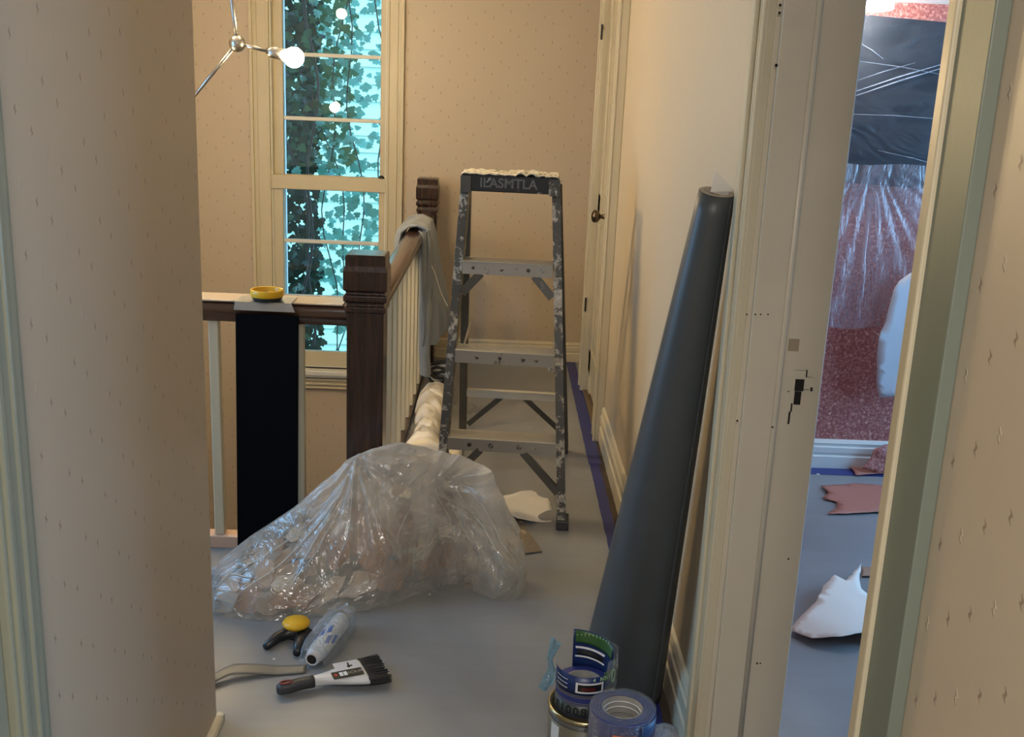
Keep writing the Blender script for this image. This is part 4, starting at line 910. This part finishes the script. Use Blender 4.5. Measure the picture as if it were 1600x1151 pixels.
MB().tube([cc+tg*.011*math.cos(a_)+Vector((0, 0, .014*math.sin(a_))) for a_ in [2*PI*k/24 for k in range(25)]], .0013, 6, False).build('round_emblem', M['ink_green'], t1)
def wrapper(u, v):
    a = -.30*PI+.70*PI*v; r = .066+.010*ridge(v*5, u*3, 2)*.6+.004*rnoise((v*9, u*5, 1))
    return (T1[0]+r*math.cos(a), T1[1]+r*math.sin(a), Z+.02+.115*u)
MB().grid(30, 40, wrapper).build('shrink_wrap', M['wrap'], t1, smooth=True, clean=False)
wl = [ony(868, 1000, 2.06), ony(858, 1030, 2.06), ony(862, 1050, 2.05), ony(852, 1075, 2.04)]
def ear(u, v):
    k = u*3; i = min(int(k), 2); p = wl[i].lerp(wl[i+1], k-i); w_ = .012-.008*math.sin(PI*min(1, u*1.15))+.004*u
    return (p.x+(v-.5)*2*w_+.001, p.y+.012*math.sin(v*5+u*3), p.z+.003*math.sin(v*9))
MB().grid(24, 12, ear).build('wrap_ear', film('blue_tinted_wrap', tint=(.75, .9, 1, 1), haze=(.35, .62, .80, 1), lo=.35, hi=.9, scale=60, bump=.8), t1, smooth=True, clean=False)

T2 = (.288, 1.918); Z2 = .1965
t2 = taperoll('blue_tape_roll', T2, Z2, .0660, .042, .092, 'blue tape roll seen into its cardboard core, in front of the grey cone')
for k in range(6):
    MB().tube([(T2[0]+.0385*math.cos(a_), T2[1]+.0385*math.sin(a_), Z2+.022+.012*k) for a_ in [2*PI*j/40 for j in range(41)]], .0016, 6, False).build('core_ridge', M['white_pl'] if k > 3 else M['card'], t2, smooth=True)
for k, rr in enumerate((.048, .054, .060)):
    MB().lathe([(rr, 0), (rr+.0012, 0), (rr+.0012, .0006), (rr, .0006)], (T2[0], T2[1], Z2+.0922), 64, closed=True).build('winding_line', paint('pale_blue_edge', (.10, .14, .30, 1)), t2)
def w2(u, v):
    a = v*2*PI; r = .040+.028*u; zz = Z2+.0935+.003*ridge(v*14, u*2, 1)
    return (T2[0]+r*math.cos(a), T2[1]+r*math.sin(a), zz)
MB().grid(8, 80, w2).build('shrink_wrap', M['wrap'], t2, smooth=True, clean=False)
MB().grid(14, 60, lambda u, v: (T2[0]+(.0672+.0012*ridge(v*20, u*4, 1))*math.cos(v*2*PI), T2[1]+(.0672+.0012*ridge(v*20, u*4, 1))*math.sin(v*2*PI), Z2+.092*u)).build('shrink_wrap', M['wrap'], t2, smooth=True, clean=False)
arc(T2, .0690, -PI*.62, -PI*.40, Z2+.018, Z2+.070, 16).build('orange_emblem', M['ink_orange'], t2, smooth=True, solid=.0003, clean=False)
ringtext(t2, '47', T2, .0700, -PI*.55, .22, Z2+.058, .024, M['ink_white'], 'emblem_lettering')
arc(T2, .0690, -PI*.34, -PI*.06, Z2+.040, Z2+.088, 16).build('blue_flap', paint('slate_blue_flap', (.03, .08, .22, 1)), t2, smooth=True, solid=.0005, clean=False)
# crumpled bit of film on the floor against the doorway
kp = onz(1035, 1150)
def cf(u, v):
    return (kp.x-.045+.10*u, kp.y-.05+.08*v, max(.003, .03*math.sin(PI*u)*math.sin(PI*v)+.012*ridge(u*5, v*5, 4)*math.sin(PI*u)))
tag(MB().grid(24, 24, cf).build('plastic_scrap', film('milky_film', haze=(.7, .75, .85, 1), lo=.4, hi=.9, scale=30), smooth=True, clean=False), 'crumpled milky plastic scrap on the floor beside the blue tape rolls', 'plastic scrap')

# ------------------------------------------------------------------ bedroom beyond the doorway
bd = thing('dark_wall_board', (1.5, 4.24, 1.5), 'large dark navy board on the pink wall behind clear sheeting', 'wall board')
MB().raw([(1.05, 4.205, 1.21), (2.05, 4.205, 1.165), (2.05, 4.205, 1.790), (1.05, 4.205, 1.835), (1.05, 4.248, 1.21), (2.05, 4.248, 1.165), (2.05, 4.248, 1.790), (1.05, 4.248, 1.835)],
         [(0, 1, 2, 3), (7, 6, 5, 4), (0, 4, 5, 1), (1, 5, 6, 2), (2, 6, 7, 3), (3, 7, 4, 0)]).build('board', M['dark_glass'], bd, bevel=.002)
sg = thing('plastic_sheeting', (1.5, 4.19, 1.84), 'clear plastic sheeting taped over the dark board and hanging down the pink wall', 'plastic sheeting')
def shf(u, v):
    x = 1.05+.70*u; z = 1.82-(1.82-(.635+.03*rnoise((u*3, 0, 0))))*v
    # radiating pleats from a fixing point
    ang = math.atan2(x-1.44, max(.02, 1.30-z)) if z < 1.30 else 0
    pl = .010*ridge(ang*6, 0, 2)*min(1, max(0, (1.30-z)*5)) if z < 1.30 else .006*ridge((z-.35*x)*7, x*1.2, 6)
    return (x, 4.185-pl-.05*min(1, max(0, v-.55))*(.5+.5*math.sin(x*9)), z)
MB().grid(90, 50, lambda u, v: shf(u, v*.46)).build('taut_film', M['film_tight'], sg, smooth=True, clean=False)
MB().grid(90, 70, lambda u, v: shf(u, .46+.54*v)).build('hanging_film', M['film_sheet'], sg, smooth=True, clean=False)
for a, b_ in (((1330, 145), (1480, 98)), ((1330, 152), (1480, 104)), ((1340, 95), (1480, 118)), ((1372, 235), (1480, 262)), ((1320, 178), (1470, 186)), ((1345, 68), (1380, 92)), ((1333, 128), (1430, 98))):
    pa = ony(a[0], a[1], 4.172); pb = ony(b_[0], b_[1], 4.172)
    MB().tube([pa, pa.lerp(pb, .5)+Vector((0, 0, .004)), pb], [.0012, .0028, .0014] if a[1] in (145, 152) else [.0006, .0012, .0006], 6).build('taut_crease', film('taut_film_'+str(a[1]), haze=(.55, .6, .72, 1), lo=.35, hi=.7, scale=20), sg, smooth=True)
whp = [(1478, 355), (1445, 366), (1440, 372), (1436, 385), (1436, 418), (1405, 438), (1396, 452), (1388, 480), (1384, 500), (1374, 520), (1370, 560), (1371, 600), (1375, 622), (1500, 612)]
whp = [(ony(x, y, 4.12).x, ony(x, y, 4.12).z) for x, y in whp]
o = sheet_from_poly('peeled_paper', torn(whp, .0015, .02, 8), lambda x, z: (x, 4.125+.010*math.sin(z*7)+.010*rnoise((x*6, z*5, 0))-.03*max(0, x-1.6), z), paint('cool_white_paper', (.62, .64, .68, 1)), None, 4)
tag(o, 'white back of a peeled wallpaper piece hanging on the pink wall', 'wallpaper')
def floor_poly(pts, mat, zf, name, label, cat='paper', jag=.003, thick=.0008):
    pp_ = [(onz(x, y).x, onz(x, y).y) for x, y in pts]
    o_ = sheet_from_poly(name, torn(pp_, jag, .02, len(pts)), lambda x, y: (x, y, zf(x, y)), mat, None, 4, thick); return tag(o_, label, cat)
pinkp = paint('pink_wallpaper_scrap', (.40, .175, .13, 1), (.34, .14, .11, 1), .6, 60)
floor_poly([(1282, 762), (1335, 758), (1395, 763), (1470, 768), (1460, 808), (1380, 803), (1293, 806), (1308, 795), (1306, 786), (1285, 781), (1294, 774)], pinkp, lambda x, y: .005+.004*rnoise((x*8, y*8, 0))+.004, 'wallpaper_scrap', 'flat torn pink wallpaper strip lying on the bedroom floor', 'paper scrap')
floor_poly([(1327, 733), (1345, 728), (1400, 722), (1460, 730), (1440, 741), (1395, 742), (1337, 745)], pinkp, lambda x, y: .010+.006*rnoise((x*18, y*18, 0)), 'wallpaper_scrap', 'small pink wallpaper scrap on the blue tape below the bedroom baseboard', 'paper scrap')
sc = [(1343, 728), (1358, 712), (1362, 700), (1378, 692), (1395, 692), (1430, 694), (1430, 735), (1390, 738)]
sc = [(ony(x, y, 4.20).x, ony(x, y, 4.20).z) for x, y in sc]
o = sheet_from_poly('wallpaper_scrap', torn(sc, .003, .015, 9), lambda x, z: (x, 4.175+.02*(z*5-.3)+.008*rnoise((x*20, z*20, 0)), max(.006, z)), M['pink'], None, 4); tag(o, 'crumpled pink wallpaper scrap leaning on the white bedroom baseboard', 'paper scrap')
floor_poly([(1232, 990), (1252, 975), (1272, 958), (1284, 935), (1302, 918), (1320, 925), (1338, 903), (1345, 893), (1341, 915), (1344, 935), (1362, 948), (1420, 955), (1400, 1010), (1345, 1008), (1312, 1014), (1268, 1008)], M['warm_paper'],
           lambda x, y: .012+.030*max(0, math.sin((x-.88)*9))+.010*rnoise((x*7, y*7, 0))+.02*max(0, y-2.95)*3, 'paper_sheet', 'large curled white paper piece on the blue-lit bedroom floor')
floor_poly([(1346, 888), (1400, 885), (1400, 902), (1346, 903)], M['scrap2'], lambda x, y: .008+.006*rnoise((x*9, y*9, 0)), 'wallpaper_scrap', 'brown wallpaper scrap just behind the large white paper piece', 'paper scrap')
cl = thing('ceiling_panel_light', (1.37, 4.05, 1.95), 'bright square light fitting at the top of the bedroom doorway', 'ceiling light')
c0 = ony(1371, 2, 3.95)
MB().lathe([(.0, 0), (.062, 0), (.066, .006), (.066, .050), (0, .055)], (c0.x-.015, 3.98, c0.z-.030), square=True).build('diffuser', M['led'], cl, bevel=.008)
MB().box((c0.x-.10, 3.90, c0.z+.041), (c0.x+.07, 4.06, c0.z+.052)).tube([(c0.x-.015, 3.98, c0.z+.04), (c0.x-.015, 3.98, c0.z+.14)], .02, 12).build('mount', M['white_trim'], cl)

# ------------------------------------------------------------------ outside the stair window
struct('ground_outside', MB().box((-8, 6.5, -3.2), (6, 16, -3.0)), paint('garden_ground', (.12, .16, .07, 1)))
hs = thing('neighbour_house', (-.5, 10.5, -3.0), 'pale clapboard house wall glimpsed through the ivy outside the window, raised to hide the sky', 'building')
for i in range(50):  # upper boards added in front of the sky to tone down its brightness
    z = -3.0+i*.16
    MB().raw([(-5, 10.5, z), (4, 10.5, z), (4, 10.53, z+.16), (-5, 10.53, z+.16), (-5, 10.6, z), (4, 10.6, z), (4, 10.6, z+.16), (-5, 10.6, z+.16)], [(0, 1, 2, 3), (7, 6, 5, 4), (0, 4, 5, 1), (1, 5, 6, 2), (2, 6, 7, 3), (3, 7, 4, 0)]).build('clapboard', M['siding'], hs)
iv = thing('ivy', (-1.0, 6.35, -3.0), 'leafy green ivy growing up outside the stair window', 'ivy')
LEAF = [(0, -.5), (.12, -.42), (.34, -.46), (.50, -.20), (.30, -.02), (.36, .20), (.14, .20), (0, .55), (-.14, .20), (-.36, .20), (-.30, -.02), (-.50, -.20), (-.34, -.46), (-.12, -.42)]
def leafmesh(name, mat):
    me = bpy.data.meshes.new(name); vs = [(x, y, -.10*abs(x)+.04*y) for x, y in LEAF]+[(0, -.1, .05)]; n = len(LEAF)
    me.from_pydata(vs, [], [(i, (i+1) % n, n) for i in range(n)]); me.materials.append(mat); return me
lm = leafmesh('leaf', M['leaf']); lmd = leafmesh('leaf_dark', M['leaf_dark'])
rv = random.Random(5)
stems = []
for k, (x0, dx, y0) in enumerate(((-1.36, .06, 6.30), (-1.22, .10, 6.36), (-1.13, -.04, 6.28), (-.98, .06, 6.42), (-.86, -.05, 6.34), (-.74, .04, 6.40), (-.62, -.03, 6.5), (-1.05, .12, 6.5))):
    pts = [(x0+dx*math.sin(z*2.1+k)+.03*math.sin(z*7+k*2), y0+.03*math.sin(z*3+k), z) for z in [-3.0+.15*i for i in range(38)]]
    MB().tube(pts, .009 if k < 3 else .004, 6).build('stem', M['bark'], iv, smooth=True); stems.append(pts)
off = iv.location
def put_leaf(me, x, y, z, s_):
    o = bpy.data.objects.new('leaf', me); COL.objects.link(o); o.parent = iv; o.location = Vector((x, y, z))-off
    o.scale = (s_, s_, s_); o.rotation_euler = (PI/2+rv.uniform(-.6, .6), rv.uniform(-.6, .6)+PI+0, 0); o.rotation_euler = (-PI/2+rv.uniform(-.7, .7), rv.uniform(-.9, .9), rv.uniform(-.5, .5)); return o
n_ = 0
while n_ < 215:
    pts = stems[rv.choice((2, 3, 4, 5, 6, 7, 3, 4, 5, 7))]; p = pts[rv.randrange(15, 37)]
    x = p[0]+rv.uniform(-.075, .075); 
    put_leaf(lm, x, p[1]+rv.uniform(-.05, .05), p[2]+rv.uniform(-.08, .08), rv.uniform(.040, .066)); n_ += 1
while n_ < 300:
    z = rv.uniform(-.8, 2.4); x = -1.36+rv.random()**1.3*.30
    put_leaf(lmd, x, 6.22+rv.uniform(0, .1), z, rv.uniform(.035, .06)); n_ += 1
def mass(count, fx_, mat, name, y0, y1, s0, s1):
    m_ = MB()
    for _ in range(count):
        x, z = fx_(); y = rv.uniform(y0, y1); s_ = rv.uniform(s0, s1)
        R = (Matrix.Translation((x, y, z)) @ Matrix.Rotation(rv.uniform(-.8, .8), 4, 'Y') @ Matrix.Rotation(-PI/2+rv.uniform(-.8, .8), 4, 'X') @ Matrix.Rotation(rv.uniform(-1, 1), 4, 'Z') @ Matrix.Scale(s_, 4))
        m_.raw([(a, b, 0) for a, b in LEAF[::1]], [tuple(range(len(LEAF)))], R)
    o = m_.build(name, mat, iv, clean=False); o['kind'] = 'stuff'; return o
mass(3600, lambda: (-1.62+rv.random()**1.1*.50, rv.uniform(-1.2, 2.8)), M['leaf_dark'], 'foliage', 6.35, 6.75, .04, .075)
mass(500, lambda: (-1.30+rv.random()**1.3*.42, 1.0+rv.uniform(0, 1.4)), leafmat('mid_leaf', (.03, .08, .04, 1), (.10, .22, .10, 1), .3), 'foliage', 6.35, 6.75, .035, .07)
mass(520, lambda: (rv.uniform(-1.2, -.5), 1.0+1.7*rv.random()), M['leaf'], 'foliage', 6.5, 7.0, .04, .07)
mass(300, lambda: (rv.uniform(-1.15, -.5), rv.uniform(-.6, 1.0)), M['leaf'], 'foliage', 6.6, 7.0, .05, .08)
